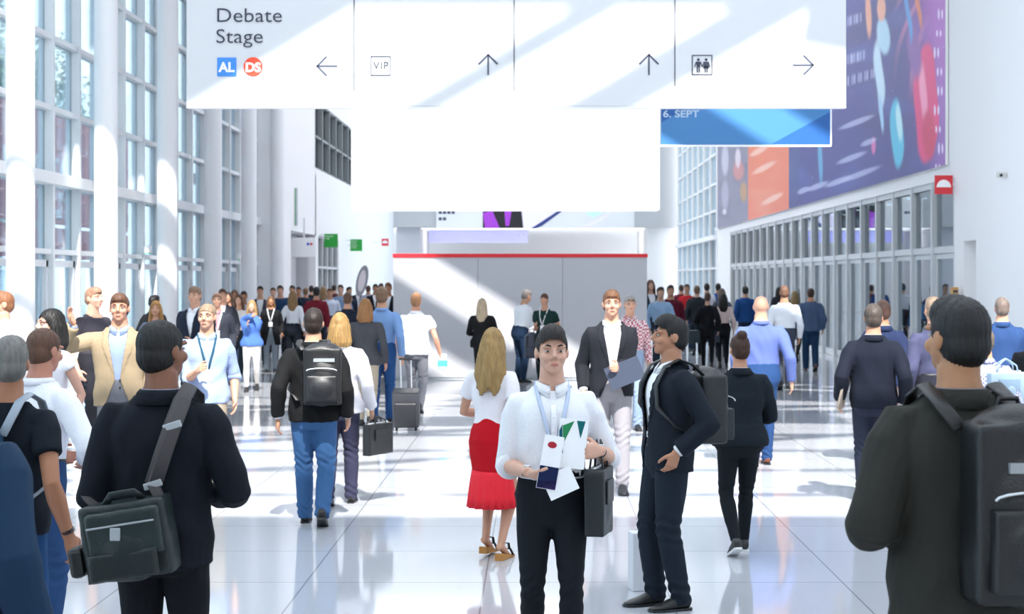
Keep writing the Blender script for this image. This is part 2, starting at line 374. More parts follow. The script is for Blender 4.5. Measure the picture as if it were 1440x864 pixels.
# far end: a deep beam across, walls beside it, the room behind
XE0, XE1 = RX, XR
struct('wall_back', G().box(((XE0+XE1)/2, Y1+.4, (ZR+5.0)/2), (XE1-XE0, .8, ZR-5.0)), mat('beam_grey', (.55, .56, .58), .6))
struct('wall_back_room', G().box((0, 101, 3.2), (26, .2, 6.6)), WALL)
struct('wall_back_left', G().box((-7.3, Y1+4.5, 2.5), (1.3, 8, 5)), mat('side_grey', (.6, .61, .66), .6))
struct('wall_back_right', G().box((7.0, Y1+4.5, 2.5), (1.6, 8, 5)), WALL)
struct('ceiling_back_room', G().box((0, Y1+6.5, 5.45), (26, 12.4, .2)), WHITE)
for k in range(3):
    t = empty('ceiling_light', (-5+5*k, 93, 5.28)); setp(t, 'flat white ceiling light in the room under the far beam', 'light', 'ceiling lights of the far room')
    obj('housing', G().box((0, 0, .04), (3, 1.2, .05)), METAL, t); obj('diffuser', G().box((0, 0, 0), (2.9, 1.1, .03)), mat('lamp_white', (1, .98, .95), .5, emit=9), t)

# ------------------------------------------------------------------ hanging signs
def pxz(x, y, Y): s = F/Y; return (x-CX)/s, EYE-(y-HY)/s
def hangers(t, xs, z0, parent, m=METAL):
    for x in xs: obj('cable', G().tube([(x, 0, z0), (x, 0, ZR)], [.008, .008], N=6), m, parent)
def poly_stroke(g, pts, w_, y, th=.004):         # flat strokes in the x-z plane
    for a, b in zip(pts[:-1], pts[1:]):
        a = np.array(a, float); b = np.array(b, float); d = b-a; L = np.hypot(*d); d /= L; n_ = np.array([-d[1], d[0]])*w_/2; e = d*w_*.3
        q = [a-n_-e, b-n_+e, b+n_+e, a+n_-e]; g.prism([tuple(p_) for p_ in q], 'y', y-th, y)
    return g
SY = 18.3
x0, zb = pxz(262, 150, SY); x1, _ = pxz(1190, 150, SY); zt = 5.75
t = empty('direction_sign', (0, SY, 0)); setp(t, 'huge white hanging direction sign reading Debate Stage with arrows and a toilet symbol', 'sign')
obj('sign_body', G().box(((x0+x1)/2, .06, (zb+zt)/2), (x1-x0, .12, zt-zb)), mat('sign_print_white', (.60, .605, .62), .45), t, bevel=.01)
obj('bottom_rail', G().box(((x0+x1)/2, .06, zb-.008), (x1-x0, .13, .016)), METAL, t)
hangers(t, (x0+.5, 0, x1-.5), zt, t)
for xx, yb in ((498, 129), (723, 129), (949, 121)):
    xa, za = pxz(xx, yb, SY); obj('divider_line', G().box((xa, -.003, (za+zt)/2), (.011, .004, zt-za)), INK, t)
def stext(s_, x, y, size, m, **k):
    xa, za = pxz(x, y, SY); return text('lettering', s_, size, m, t, (xa, -.006, za), **k)
stext('Debate', 303, 31, .235, INK, off=-.0012, sx=1.13, space=1.0); stext('Stage', 303, 60.5, .235, INK, off=-.0012, sx=1.13)
def sbox(xa, ya, xb, yb, m, name, y=-.004, d=.006):
    a, c = pxz(xa, ya, SY); b, e = pxz(xb, yb, SY); return obj(name, G().box(((a+b)/2, y, (c+e)/2), (b-a, d, abs(c-e))), m, t)
sbox(305.5, 81, 332.5, 107.5, mat('sign_blue', hexc('3d86d6'), .5), 'blue_square')
xa, za = pxz(356, 94, SY); cd = obj('red_disc', G().tube([(xa, -.001, za), (xa, -.008, za)], [13.3*SY/F]*2, N=48), mat('sign_orange', hexc('ef4a2c'), .5), t)
WT = mat('white_ink', (.9, .9, .9), .5)
xa, za = pxz(319, 101, SY); text('lettering', 'AL', .155, WT, t, (xa, -.012, za), align='CENTER', off=.005)
xa, za = pxz(356, 101, SY); text('lettering', 'DS', .15, WT, t, (xa, -.014, za), align='CENTER', off=.005)
def arrow(cx, cy, ang, L=28):
    g = G(); u = np.array([math.cos(ang), math.sin(ang)]); v_ = np.array([-u[1], u[0]]); k = SY/F; c0 = np.array(pxz(cx, cy, SY))
    tip = c0+u*L/2*k; tail = c0-u*L/2*k; poly_stroke(g, [tail, tip], 2.3*k, -.002); poly_stroke(g, [tip-u*13*k+v_*13*k, tip, tip-u*13*k-v_*13*k], 2.3*k, -.002)
    obj('arrow', g, mat('arrow_ink', (.06, .07, .11), .6), t)
arrow(460, 93, math.pi); arrow(686.5, 91, math.pi/2); arrow(912.5, 91, math.pi/2); arrow(1129.5, 91.5, 0)
def frame_box(xa, ya, xb, yb):
    g = G(); a = pxz(xa, ya, SY); b = pxz(xb, yb, SY); k = 1.3*SY/F
    poly_stroke(g, [(a[0], a[1]), (b[0], a[1]), (b[0], b[1]), (a[0], b[1]), (a[0], a[1])], k, -.002); obj('symbol_frame', g, INK, t)
frame_box(522, 79.5, 549, 106); frame_box(973.5, 78, 1001, 105)
xa, za = pxz(535.7, 97, SY); text('lettering', 'VIP', .122, INK, t, (xa, -.006, za), align='CENTER', off=.0, space=1.1)
k = SY/F
for cx, fem_ in ((982, 0), (993, 1)):
    g = G(); xa, za = pxz(cx, 84, SY); g.tube([(xa, -.001, za), (xa, -.006, za)], [2.0*k]*2, N=16)
    if fem_: g.prism([(xa-2*k, za-3*k), (xa+2*k, za-3*k), (xa+4.6*k, za-12*k), (xa-4.6*k, za-12*k)], 'y', -.006, -.001)
    else: g.prism([(xa-3*k, za-3*k), (xa+3*k, za-3*k), (xa+2.4*k, za-10*k), (xa-2.4*k, za-10*k)], 'y', -.006, -.001)
    for sg in (-1, 1):
        poly_stroke(g, [(xa+sg*3*k, za-3.4*k), (xa+sg*5*k, za-9.5*k)], 1.4*k, -.001, .005); poly_stroke(g, [(xa+sg*1.4*k, za-9*k), (xa+sg*1.4*k, za-17.5*k)], 1.9*k, -.001, .005)
    obj('symbol_figure', g, INK, t)
# the blank white box behind it, with a glow added so it looks fully lit
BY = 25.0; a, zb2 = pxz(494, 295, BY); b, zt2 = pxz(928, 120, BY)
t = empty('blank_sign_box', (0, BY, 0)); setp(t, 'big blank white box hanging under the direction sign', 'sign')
obj('box_body', G().box(((a+b)/2, .3, (zb2+zt2+1)/2), (b-a, .6, zt2+1-zb2)), mat('glow_white', (.94, .94, .94), .5, emit=.35), t, bevel=.01); hangers(t, (a+.3, b-.3), zt2+1, t)
# blue banner
def blue_banner():
    m = mat('blue_print', hexc('4488c8'), .5); n = m.node_tree.nodes; l = m.node_tree.links
    tc_ = n.new('ShaderNodeTexCoord'); sp_ = n.new('ShaderNodeSeparateXYZ'); l.new(tc_.outputs['Object'], sp_.inputs[0])
    ma = n.new('ShaderNodeMath'); ma.operation = 'MULTIPLY_ADD'; ma.inputs[1].default_value = -.55; l.new(sp_.outputs[0], ma.inputs[0]); l.new(sp_.outputs[2], ma.inputs[2])
    cr_ = n.new('ShaderNodeValToRGB'); l.new(ma.outputs[0], cr_.inputs[0]); cr_.color_ramp.interpolation = 'CONSTANT'
    mr = n.new('ShaderNodeMapRange'); mr.inputs[1].default_value = 1.6; mr.inputs[2].default_value = 4.6; l.new(ma.outputs[0], mr.inputs[0]); l.new(mr.outputs[0], cr_.inputs[0])
    e = cr_.color_ramp.elements; d, li = hexc('17589c'), hexc('3f7cb4')
    e[0].position = 0; e[0].color = (*d, 1); e[1].position = .18; e[1].color = (*li, 1)
    for p_, c_ in ((.655, d), (.86, hexc('3674ae'))): q = e.new(p_); q.color = (*c_, 1)
    l.new(cr_.outputs[0], n['Principled BSDF'].inputs['Base Color']); return m
UY = 27.0; a, z0 = pxz(929.5, 204, UY); b, z1 = pxz(1167.5, 140, UY)
t = empty('blue_banner', (0, UY, 0)); setp(t, 'bright blue hanging banner with diagonal stripes beside the blank white box', 'banner')
obj('banner_sheet', G().box(((a+b)/2, 0, (z0+z1)/2), (b-a, .03, z1-z0)), blue_banner(), t)
obj('banner_rail', G().box(((a+b)/2, 0, z0-.015), (b-a+.03, .05, .03)), WHITE, t); obj('side_rail', G().box((b+.01, 0, (z0+z1)/2), (.025, .05, z1-z0)), WHITE, t)
xa, za = pxz(932, 165, UY); text('lettering', '6. SEPT', .17, mat('pale_blue_ink', (.42, .55, .7), .5), t, (xa, -.02, za), off=.003, sx=1.2); hangers(t, (a+.2, b-.2), z1, t)

# ------------------------------------------------------------------ grey partition
KY = 32.0; a, zt3 = pxz(553, 362, KY); b, _ = pxz(910, 362, KY)
t = empty('exhibition_partition', (0, KY, 0)); setp(t, 'wide light grey partition wall with a bright red stripe along its top', 'partition')
kg = mat('partition_grey', (.50, .50, .53), .55, var=.03, bscale=2)
n5 = 3
for i in range(n5):
    xa = a+(b-a)*i/n5; xb = a+(b-a)*(i+1)/n5; obj('panel', G().box(((xa+xb)/2, .6, zt3/2+.02), (xb-xa-.006, 1.2, zt3-.04)), kg, t)
obj('plinth', G().box(((a+b)/2, .6, .02), (b-a-.04, 1.16, .04)), GREYM, t)
obj('red_stripe', G().box(((a+b)/2, .6, zt3+.035), (b-a+.02, 1.24, .075)), mat('stripe_red', hexc('e0202c'), .45), t)

# ------------------------------------------------------------------ printed banners on the right wall
def sm(x, a, b): t_ = np.clip((x-a)/(b-a), 0, 1); return t_*t_*(3-2*t_)
def nz2(u, v, seed, k=1.0):
    r = np.random.RandomState(seed); o = np.zeros_like(u)
    for i in range(7): a_ = r.normal(size=4)*k; o += np.sin(u*a_[0]+v*a_[1]+r.rand()*6.3+1.5*np.sin(u*a_[2]*.7+v*a_[3]*.7+r.rand()*6))
    return o/3
def mural(y0, y1, z0, z1, x, base, paint, label, name='printed_banner', ny=620, nz_=260):
    ys = np.linspace(y0, y1, ny); zz = np.linspace(z0, z1, nz_); Yg, Zg = np.meshgrid(ys, zz, indexing='ij')
    col = np.ones(Yg.shape+(3,))*np.array(base); col = paint(Yg, Zg, col)
    v = np.stack([np.full(Yg.size, x), Yg.ravel(), Zg.ravel()], 1); idx = np.arange(ny*nz_).reshape(ny, nz_)
    q = np.stack([idx[:-1, :-1], idx[:-1, 1:], idx[1:, 1:], idx[1:, :-1]], -1).reshape(-1, 4)
    me = build(name, v, q); ca = me.color_attributes.new('print', 'FLOAT_COLOR', 'POINT')
    ca.data.foreach_set('color', np.concatenate([np.clip(col, 0, 1).reshape(-1, 3), np.ones((Yg.size, 1))], 1).astype(np.float32).ravel())
    m = mat('print_'+str(int(y0)), (1, 1, 1), .38); at = m.node_tree.nodes.new('ShaderNodeAttribute'); at.attribute_name = 'print'
    m.node_tree.links.new(at.outputs['Color'], m.node_tree.nodes['Principled BSDF'].inputs['Base Color'])
    t_ = empty('printed_banner', (0, 0, 0)); setp(t_, label, 'banner', 'printed banners above the doors')
    link('print_sheet', me, m, t_)
    obj('backing', G().box((x+.03, (y0+y1)/2, (z0+z1)/2), (.05, y1-y0, z1-z0)), WHITE, t_)
def mixc(col, m_, c): return col*(1-m_[..., None])+np.array(c)*m_[..., None]
def paint_big(Y, Z, col):
    PX = CX+F*7.84/Y; PY = HY-(Z-EYE)*F/Y            # laid out by eye in the view of the hall, then printed on the sheet
    col = mixc(col, sm(nz2(PX/60, PY/45, 3, 2), -.2, 1.2)*.55, hexc('4d5fb0')); col = mixc(col, sm(nz2(PX/50, PY/60, 8, 2), .3, 1.2)*.45, hexc('2c2a66'))
    col = mixc(col, sm(PX, 1262, 1330)*.85*sm(PY, 260, -20), hexc('c45bc8')); col = mixc(col, sm(PX, 1295, 1330)*.6, hexc('b878d0'))
    sw = np.sin((PX-1180)/4.2+PY/14+2*np.sin(PY/38)); col = mixc(col, sm(sw, .55, .95)*sm(PX, 1255, 1275)*sm(PX, 1312, 1285)*sm(PY, 150, 90)*.6, hexc('d98ab4'))
    def blob(cx, cy, rx, ry, c, soft=.25, tw=0, st=1): nonlocal col; d = ((PX-cx-tw*np.sin((PY-cy)/20))/rx)**2+((PY-cy)/ry)**2; col = mixc(col, sm(d, 1+soft, 1-soft)*st, c)
    blob(1303, 145, 17, 84, hexc('e8327e'), .15, 2); blob(1299, 130, 5, 40, hexc('ff9cc0'), .6, 2); blob(1307, 190, 9, 34, hexc('d61a5c'), .5, 1)
    blob(1262, 188, 9, 48, hexc('4cc4e6'), .3, 2); blob(1265, 172, 4, 26, hexc('c4f2fa'), .6, 2); blob(1286, 70, 9, 40, hexc('8a5aa8'), .6, 3)
    blob(1243, 50, 9, 26, hexc('b8def4'), .4, 2); blob(1237, 105, 6, 50, hexc('c9e4f6'), .5, 3); blob(1240, 12, 6, 18, hexc('f0b09a'), .4); blob(1222, 20, 4, 32, hexc('e8a890'), .6, 1); blob(1229, 205, 3, 12, hexc('d66cb4'), .5)
    blob(1240, 160, 2.5, 26, hexc('a8d0f0'), .6, 2); blob(1278, 20, 3, 40, hexc('5aa0e0'), .6, 4); blob(1292, 10, 3, 30, hexc('e08060'), .6, 4)
    for cx, cy, L in ((1205, 172, 26), (1210, 245, 30), (1198, 222, 22), (1222, 200, 12), (1150, 262, 16), (1130, 268, 10), (1180, 255, 20)):
        d = ((PX-cx)/L)**2+((PY-cy+(PX-cx)*.38)/4.5)**2; col = mixc(col, sm(d, 1.3, .3)*.6, hexc('c8cdf2'))
    for k_, (cy, x0_, x1_) in enumerate(((28, 1188, 1214), (82, 1190, 1218), (112, 1190, 1232))):
        band = sm(np.abs(PY-(cy-(PX-1200)*.30)), 9, 4)*sm(PX, x0_, x0_+3)*sm(PX, x1_, x1_-3); st = sm(np.sin(PX*2.1+3*np.sin(PX*.7+k_)), -.4, .5); col = mixc(col, band*st*.75, hexc('c9cdf0'))
    sp_ = sm(nz2(PX*1.1, PY*.8, 21, 1.6), 1.75, 2.0); col = mixc(col, sp_*.8, hexc('e6ddff')); blob(1154, 225, 3, 34, hexc('58b8e0'), .7, 1, .7); blob(1116, 235, 8, 60, hexc('3c4a8c'), .8)
    for cx, L in ((1318, 4), (1323, 3)): 
        for cy in range(20, 260, 27): blob(cx+3*math.sin(cy), cy, 1.2, 4+L*abs(math.sin(cy)), hexc('f4e4ff'), .5)
    return col
def paint_orange(Y, Z, col):
    PX = CX+F*7.84/Y; PY = HY-(Z-EYE)*F/Y; col = mixc(col, sm(nz2(PX/30, PY/20, 5, 2), .2, 1.2)*.35, hexc('f2a487'))
    for cx, cy, L in ((1086, 280, 16), (1075, 236, 18), (1068, 212, 14)): d = ((PX-cx)/L)**2+((PY-cy+(PX-cx)*.5)/5)**2; col = mixc(col, sm(d, 1.3, .3)*.75, hexc('f7cdbd'))
    return col
def paint_grey(Y, Z, col):
    PX = CX+F*7.84/Y; PY = HY-(Z-EYE)*F/Y; col = mixc(col, sm(nz2(PX/12, PY/22, 11, 2), .1, 1.)*.6, hexc('6d6a80'))
    for cx, cy, rx, ry, c in ((1020, 225, 5, 22, 'd0cfe0'), (1020, 275, 5, 22, 'b6b4c8'), (1039, 240, 8, 14, 'd88c88'), (1046, 270, 5, 14, 'c89a60'), (1038, 222, 4, 14, 'e8dce8'), (1019, 298, 3, 4, 'e8e8f0')): d = ((PX-cx)/rx)**2+((PY-cy)/ry)**2; col = mixc(col, sm(d, 1.5, .4)*.8, hexc(c))
    return col
mural(30.0, 48.6, 4.24, 9.4, XR-.07, hexc('3a3988'), paint_big, 'largest printed wall banner, indigo and violet with a pink drop shape, above the doors')
mural(48.62, 58.0, 4.24, 9.4, XR-.07, hexc('ea7f5c'), paint_orange, 'orange printed wall banner with pale streaks, between the indigo and grey prints', ny=200, nz_=160)
mural(58.02, 67.8, 4.24, 9.4, XR-.07, hexc('86849a'), paint_grey, 'greyish printed wall banner, farthest along the right wall', ny=200, nz_=160)

# small things on the right wall
def red_sign(x, y, Y, sz, label):
    xa, za = pxz(x, y, Y); t_ = empty('fire_sign', (xa, Y, za)); setp(t_, label, 'sign')
    obj('plate', G().box((0, 0, 0), (sz, .02, sz*1.05)), mat('sign_red', hexc('d8323c'), .5), t_)
    r_ = sz*.40; pol = [(r_*math.cos(math.pi*i/20), -sz*.14+r_*math.sin(math.pi*i/20)*1.05) for i in range(21)]
    obj('bell_symbol', G().prism(pol, 'y', -.016, -.009), WT, t_); obj('bracket', G().box((sz*.52+.04, 0, 0), (.1, .02, .04)) if x > CX else G().box((-.37, 0, 0), (.44, .02, .04)), METAL, t_)
red_sign(1327, 260, 29.6, .34, 'square red sign with a white half-dome symbol beside the printed banner')
red_sign(541.5, 341, 77.0, .34, 'tiny red sign with a white half-dome on the far white wall')
xa, za = pxz(1399, 246, 25.9); t = empty('security_camera', (XR-.07, 25.9, za)); setp(t, 'small white security camera high on the bright right wall', 'camera')
obj('bracket', G().box((-.05, 0, .03), (.10, .05, .05)), WHITE, t); obj('housing', G().box((-.14, 0, 0), (.14, .10, .09)), mat('camera_grey', (.6, .6, .58), .4), t, bevel=.012); obj('lens', G().tube([(-.16, -.05, -.01), (-.16, -.07, -.01)], [.025, .025], N=16), BLACK, t)
t = empty('wall_dispenser', (XR-.10, 29.1, 1.62)); setp(t, 'small tan box fixed to the white wall right of the doors', 'dispenser')
obj('case', G().box((-.05, -.06, .13), (.12, .16, .30)), mat('tan_case', hexc('c79a5c'), .5), t, bevel=.01); obj('slot', G().box((-.05, -.143, .2), (.08, .01, .04)), INK, t)

# left side signs
def flag_sign(x, y, Y, wd_, hh, m, lines, label, name='flag_sign'):
    xa, za = pxz(x, y, Y); t_ = empty(name, (xa, Y, za)); setp(t_, label, 'sign'); obj('plate', G().box((0, 0, 0), (wd_, .03, hh)), m, t_); obj('bracket', G().box((-wd_/2-.06, 0, 0), (.14, .03, .04)), METAL, t_)
    obj('wall_arm', G().box((((XL+.55-xa)-wd_/2)/2, .0, hh/2-.04), (abs(XL+.55-xa)-wd_/2+.02, .03, .04)), METAL, t_)
    for i, s_ in enumerate(lines): text('lettering', s_, .075, WT, t_, (-wd_/2+.04, -.017, hh/2-.11-.085*i))
GR = mat('sign_green', hexc('1f9e35'), .5)
flag_sign(465.5, 338.5, 58.0, .50, .50, GR, ('Eingang B', 'Stage'), 'nearer square green hanging sign with white lettering')
flag_sign(501, 345, 66.0, .50, .50, GR, ('Saal 2-4', 'Treffen', 'Toiletten', 'Lounge'), 'farther square green hanging sign with white lettering')
xa, za = pxz(413, 291, 52.0); t = empty('tall_flag_sign', (xa, 52.0, za)); setp(t, 'tall narrow pale green sign sticking out of the left white wall', 'sign')
obj('plate', G().box((0, 0, 0), (.26, .05, 1.25)), mat('pale_green', hexc('8cb89a'), .5), t); obj('edge', G().box((.12, -.03, 0), (.05, .02, 1.25)), METAL, t); text('lettering', 'EXIT', .16, WT, t, (.04, -.03, -.2), rot=(R(90), R(-90), 0))
a, z0 = pxz(409, 362, 52.3); b, z1 = pxz(445, 335, 52.3); t = empty('wall_sign', ((a+b)/2, 52.3, (z0+z1)/2)); setp(t, 'white lightbox sign with two small dots in the wall recess', 'sign')
obj('case', G().box((0, 0, 0), (b-a, .2, z1-z0)), WHITE, t, bevel=.02)
for k_, c_ in ((.16, '5560d8'), (.27, 'e05050')): obj('dot', G().tube([(k_, -.10, .12), (k_, -.108, .12)], [.045]*2, N=20), mat('dot_'+c_, hexc(c_), .5), t)
obj('bracket', G().box((0, .1, z1-z0), (.05, .05, .7)), METAL, t)
# feather flag in the crowd
xa, za = pxz(504, 430, 52.0); t = empty('feather_flag', (xa, 52.0, 0)); setp(t, 'grey oval feather flag sticking up from the crowd', 'flag')
out = []
for i in range(28):
    a_ = 2*math.pi*i/28; out.append((.19*math.cos(a_)+.10*math.sin(a_)+.12, 2.0+.52*math.sin(a_)))
obj('flag_cloth', G().prism(out, 'y', -.02, .02), mat('flag_grey', hexc('8d8b92'), .7), t); obj('pole', G().tube([(0, 0, .0), (.0, 0, 1.4), (.1, 0, 2.0), (.25, 0, 2.5)], [.018]*4, N=8), METAL, t); obj('foot', G().box((0, 0, .02), (.6, .6, .04)), GREYM, t, bevel=.01)
obj('flag_panel', G().prism([(x_*.62+.045, 2.0+(z_-2.0)*.7) for x_, z_ in out], 'y', -.026, .026), mat('flag_pale', hexc('d8d0d4'), .7), t)

# screens on the far beam and the lit panel behind
EY = Y1-.06; a, z0 = pxz(613.5, 321, EY); b, z1 = pxz(892, 280, EY)
t = empty('video_wall', (0, EY, 0)); setp(t, 'wide display on the far beam with symbols and a purple and white picture', 'screen')
obj('case', G().box(((a+b)/2, 0, (z0+z1)/2), (b-a, .1, z1-z0)), WHITE, t)
SCR = lambda n_, h_: mat(n_, hexc(h_), .3, emit=.5)
def scr_poly(pts, m, nm, y=-.06):
    q = [pxz(x_, y_, EY) for x_, y_ in pts]; obj(nm, G().prism(q, 'y', y-.004, y), m, t)
scr_poly([(679, 321), (679, 282), (732, 282), (736, 321)], mat('screen_black', (.01, .01, .015), .3), 'picture'); 
scr_poly([(679, 300), (692, 296), (703, 321), (682, 321)], SCR('s_purple', '8a35b0'), 'picture_shape', -.066); scr_poly([(708, 282), (722, 282), (716, 318), (711, 318)], SCR('s_purple', '8a35b0'), 'picture_shape', -.066)
scr_poly([(732, 282), (783, 282), (778, 300), (760, 318), (745, 321), (736, 321)], SCR('s_lilac', 'c6c2da'), 'picture_shape', -.064); scr_poly([(746, 322), (783, 298), (792, 296), (762, 318), (752, 322)], SCR('s_navy', '1c2f66'), 'picture_shape', -.068)
scr_poly([(830, 321), (872, 296), (862, 296), (815, 321)], SCR('s_grey', 'c0c0cc'), 'picture_shape', -.066); scr_poly([(824, 300), (840, 296), (846, 300), (834, 306)], SCR('s_cyan', 'a8dcec'), 'picture_shape', -.066)
for i in range(4): scr_poly([(617+i*6, 301), (621.5+i*6, 301), (621.5+i*6, 297), (617+i*6, 297)], mat('symbol_navy', (.05, .06, .12), .5), 'symbol')
for i in range(2): scr_poly([(617+i*6, 310), (621.5+i*6, 310), (621.5+i*6, 306), (617+i*6, 306)], mat('symbol_navy', (.05, .06, .12), .5), 'symbol')
YB = 97.0; a, z0 = pxz(604, 341, YB); b, z1 = pxz(742, 325, YB); t = empty('lit_panel', (0, YB, 0)); setp(t, 'long blue-violet lit panel glimpsed under the far beam', 'screen')
obj('case', G().box(((a+b)/2, .06, (z0+z1)/2), (b-a+.1, .1, z1-z0+.1)), WHITE, t); obj('cable', G().tube([(a+.4, .06, z1), (a+.4, .06, 5.345)], [.015]*2, N=6), METAL, t); obj('cable', G().tube([(b-.4, .06, z1), (b-.4, .06, 5.345)], [.015]*2, N=6), METAL, t); obj('screen', G().box(((a+b)/2, 0, (z0+z1)/2), (b-a, .02, z1-z0)), mat('violet_lit', hexc('a6a8ee'), .4, emit=.6), t)
for x_ in (612, 733, 739): xa, za = pxz(x_, 332, YB); obj('symbol', G().box((xa, -.014, za), (.16, .01, .16)), WT, t)

# ------------------------------------------------------------------ outside, beyond the left glass
t = empty('office_building', (-34, 60, 0)); setp(t, 'pale office building with bluish glazing outside the left glass wall', 'building')
bw = mat('facade_white', (.62, .66, .70), .6); bb = mat('facade_blue', (.30, .42, .52), .25)
obj('wall', G().box((-6, 0, 11), (10, 96, 22)), bw, t)
for i in range(7):
    f_ = obj('window_band', G().box((-.95, 0, 1.8+i*3), (.1, 94, 1.7)), bb, t)
    g = G()
    for j in range(48): g.box((-.88, -47+j*2, 1.8+i*3), (.1, .16, 1.7))
    obj('glazing_bar', g, bw, f_)
t = empty('red_banner', (-14, 44, 0)); setp(t, 'large red banner outside the glass, lettering seen in mirror image', 'banner')
RB = mat('banner_red', hexc('c8242c'), .6)
obj('banner_cloth', G().box((0, 0, 5.3), (.06, 19, 3.3)).box((0, 0, 3.1), (.06, 19, .9)), RB, t)
for y_ in (-9.4, -3, 3, 9.4): obj('post', G().tube([(-.1, y_, 0), (-.1, y_, 7.1)], [.07, .07], N=10), METAL, t)
for s_, y_, z_, sz in (('7 18 .', -2.2, 5.9, 1.05), ('DATA ROOM', -5.8, 4.85, 1.05), ('One Day Uber Les', -5.5, 4.35, .5), ('with for Lese', -5.2, 3.85, .5)):
    text('lettering', s_, sz, WT, t, (.04, y_+9, z_), rot=(R(90), 0, R(-90)), off=.012)
t = empty('white_tent', (-22, 30, 0)); setp(t, 'white tent roof outside below the red banner', 'tent')
obj('canopy', G().add([(-2, -8, 2.3), (2, -8, 2.3), (2, 8, 2.3), (-2, 8, 2.3), (0, -5, 3.5), (0, 5, 3.5)], [(0, 1, 4), (1, 2, 5, 4), (2, 3, 5), (3, 0, 4, 5), (3, 2, 1, 0)]), WHITE, t)
for a_ in (-1.9, 1.9):
    for b_2 in (-7.9, 7.9): obj('post', G().tube([(a_, b_2, 0), (a_, b_2, 2.35)], [.05, .05], N=8), METAL, t)
def tree(x, y, h_, r_, lb, seed):
    t_ = empty('tree', (x, y, 0)); setp(t_, lb, 'tree', 'trees outside the glass'); rg = np.random.RandomState(seed)
    g = G().tube([(0, 0, 0), (.1, 0, h_*.35), (0, .1, h_*.6), (.05, 0, h_*.85)], [.22, .17, .12, .05], N=10)
    for k_ in range(9):
        a_ = rg.rand()*6.3; z_ = h_*(.35+.05*k_); g.tube([(0, 0, z_), (math.cos(a_)*r_*.4, math.sin(a_)*r_*.4, z_+.6), (math.cos(a_)*r_*.8, math.sin(a_)*r_*.8, z_+1.3)], [.07, .05, .02], N=6)
    obj('trunk', g, mat('bark', (.12, .09, .07), .9, bump=.5, bscale=20), t_, True)
    n_ = 5200; p_ = rg.normal(size=(n_, 3)); p_ /= np.linalg.norm(p_, axis=1)[:, None]; p_ *= (rg.rand(n_)**.4)[:, None]*np.array([r_, r_, h_*.34]); p_ += np.sin(p_[:, [1, 2, 0]]*2.2)*.3; p_[:, 2] += h_*.66
    d1 = rg.normal(size=(n_, 3)); d1 /= np.linalg.norm(d1, axis=1)[:, None]; d2 = np.cross(d1, rg.normal(size=(n_, 3))); d2 /= np.linalg.norm(d2, axis=1)[:, None]
    s_ = .13; v = np.stack([p_-d1*s_, p_+d2*s_*.5, p_+d1*s_, p_-d2*s_*.5], 1).reshape(-1, 3)
    link('foliage', build('foliage', v, np.arange(n_*4).reshape(-1, 4)), mat('leaf_green', (.09, .16, .07), .6, var=.4, bscale=1.5), t_)
tree(-19, 43, 11, 2.6, 'leafy tree outside the glass, left one above the red banner', 2); tree(-19, 51, 12, 2.7, 'leafy tree outside the glass, next to the second column', 5); tree(-20, 62, 12, 2.4, 'leafy tree farther off outside the glass wall', 9)
# ------------------------------------------------------------------ people
def ik(S, T, l1, l2, pole):
    S = Vector(S); T = Vector(T); d = T-S; L = d.length; mx = (l1+l2)*.998
    if L > mx: T = S+d*(mx/L); d = T-S; L = mx
    a = (l1*l1-l2*l2+L*L)/(2*L); hh = math.sqrt(max(0, l1*l1-a*a)); u = d/L
    p = Vector(pole); p = p-u*p.dot(u); p.normalize()
    return S+u*a+p*hh, T
def lerp(a, b, t): return a+(b-a)*t
TORSO_M = [(.455,.060,.045,0), (.49,.088,.064,.004), (.53,.095,.067,.004), (.60,.082,.058,0), (.66,.087,.061,-.001), (.72,.098,.067,-.002),
           (.755, .104, .066, 0), (.782, .097, .058, .003), (.803, .080, .050, .006), (.822, .060, .043, .008), (.838, .046, .038, .008), (.86, .036, .036, .006), (.89, .034, .035, .002)]
TORSO_F = [(.455,.060,.045,0), (.49,.092,.066,.006), (.53,.098,.069,.006), (.60,.070,.053,0), (.64,.069,.052,0), (.70,.082,.066,-.006),
           (.740,.090,.068,-.008), (.775,.088,.053,.001), (.798,.072,.045,.006), (.818,.052,.038,.008), (.836,.038,.033,.008), (.86,.028,.030,.006), (.89,.027,.029,.002)]
def tor(T, z):
    for i in range(len(T)-1):
        if z <= T[i+1][0]:
            t = (z-T[i][0])/(T[i+1][0]-T[i][0]); t = max(0, t); return [lerp(T[i][j], T[i+1][j], t) for j in range(1, 4)]
    return T[-1][1:]
ARMS = dict(hang=(.138,-.012,.50), fwd=(.13,-.12,.525), back=(.145,.11,.52), hold=(.05,-.15,.665), waist=(.045,-.125,.60), chest=(.03,-.13,.735),
            pocket=(.118,-.035,.535), face=(.025,-.135,.83), out=(.21,-.03,.53), bag=(.15,-.01,.50), cross=(-.03,-.12,.66), hip=(.15,.0,.58), low=(.06,-.17,.56))
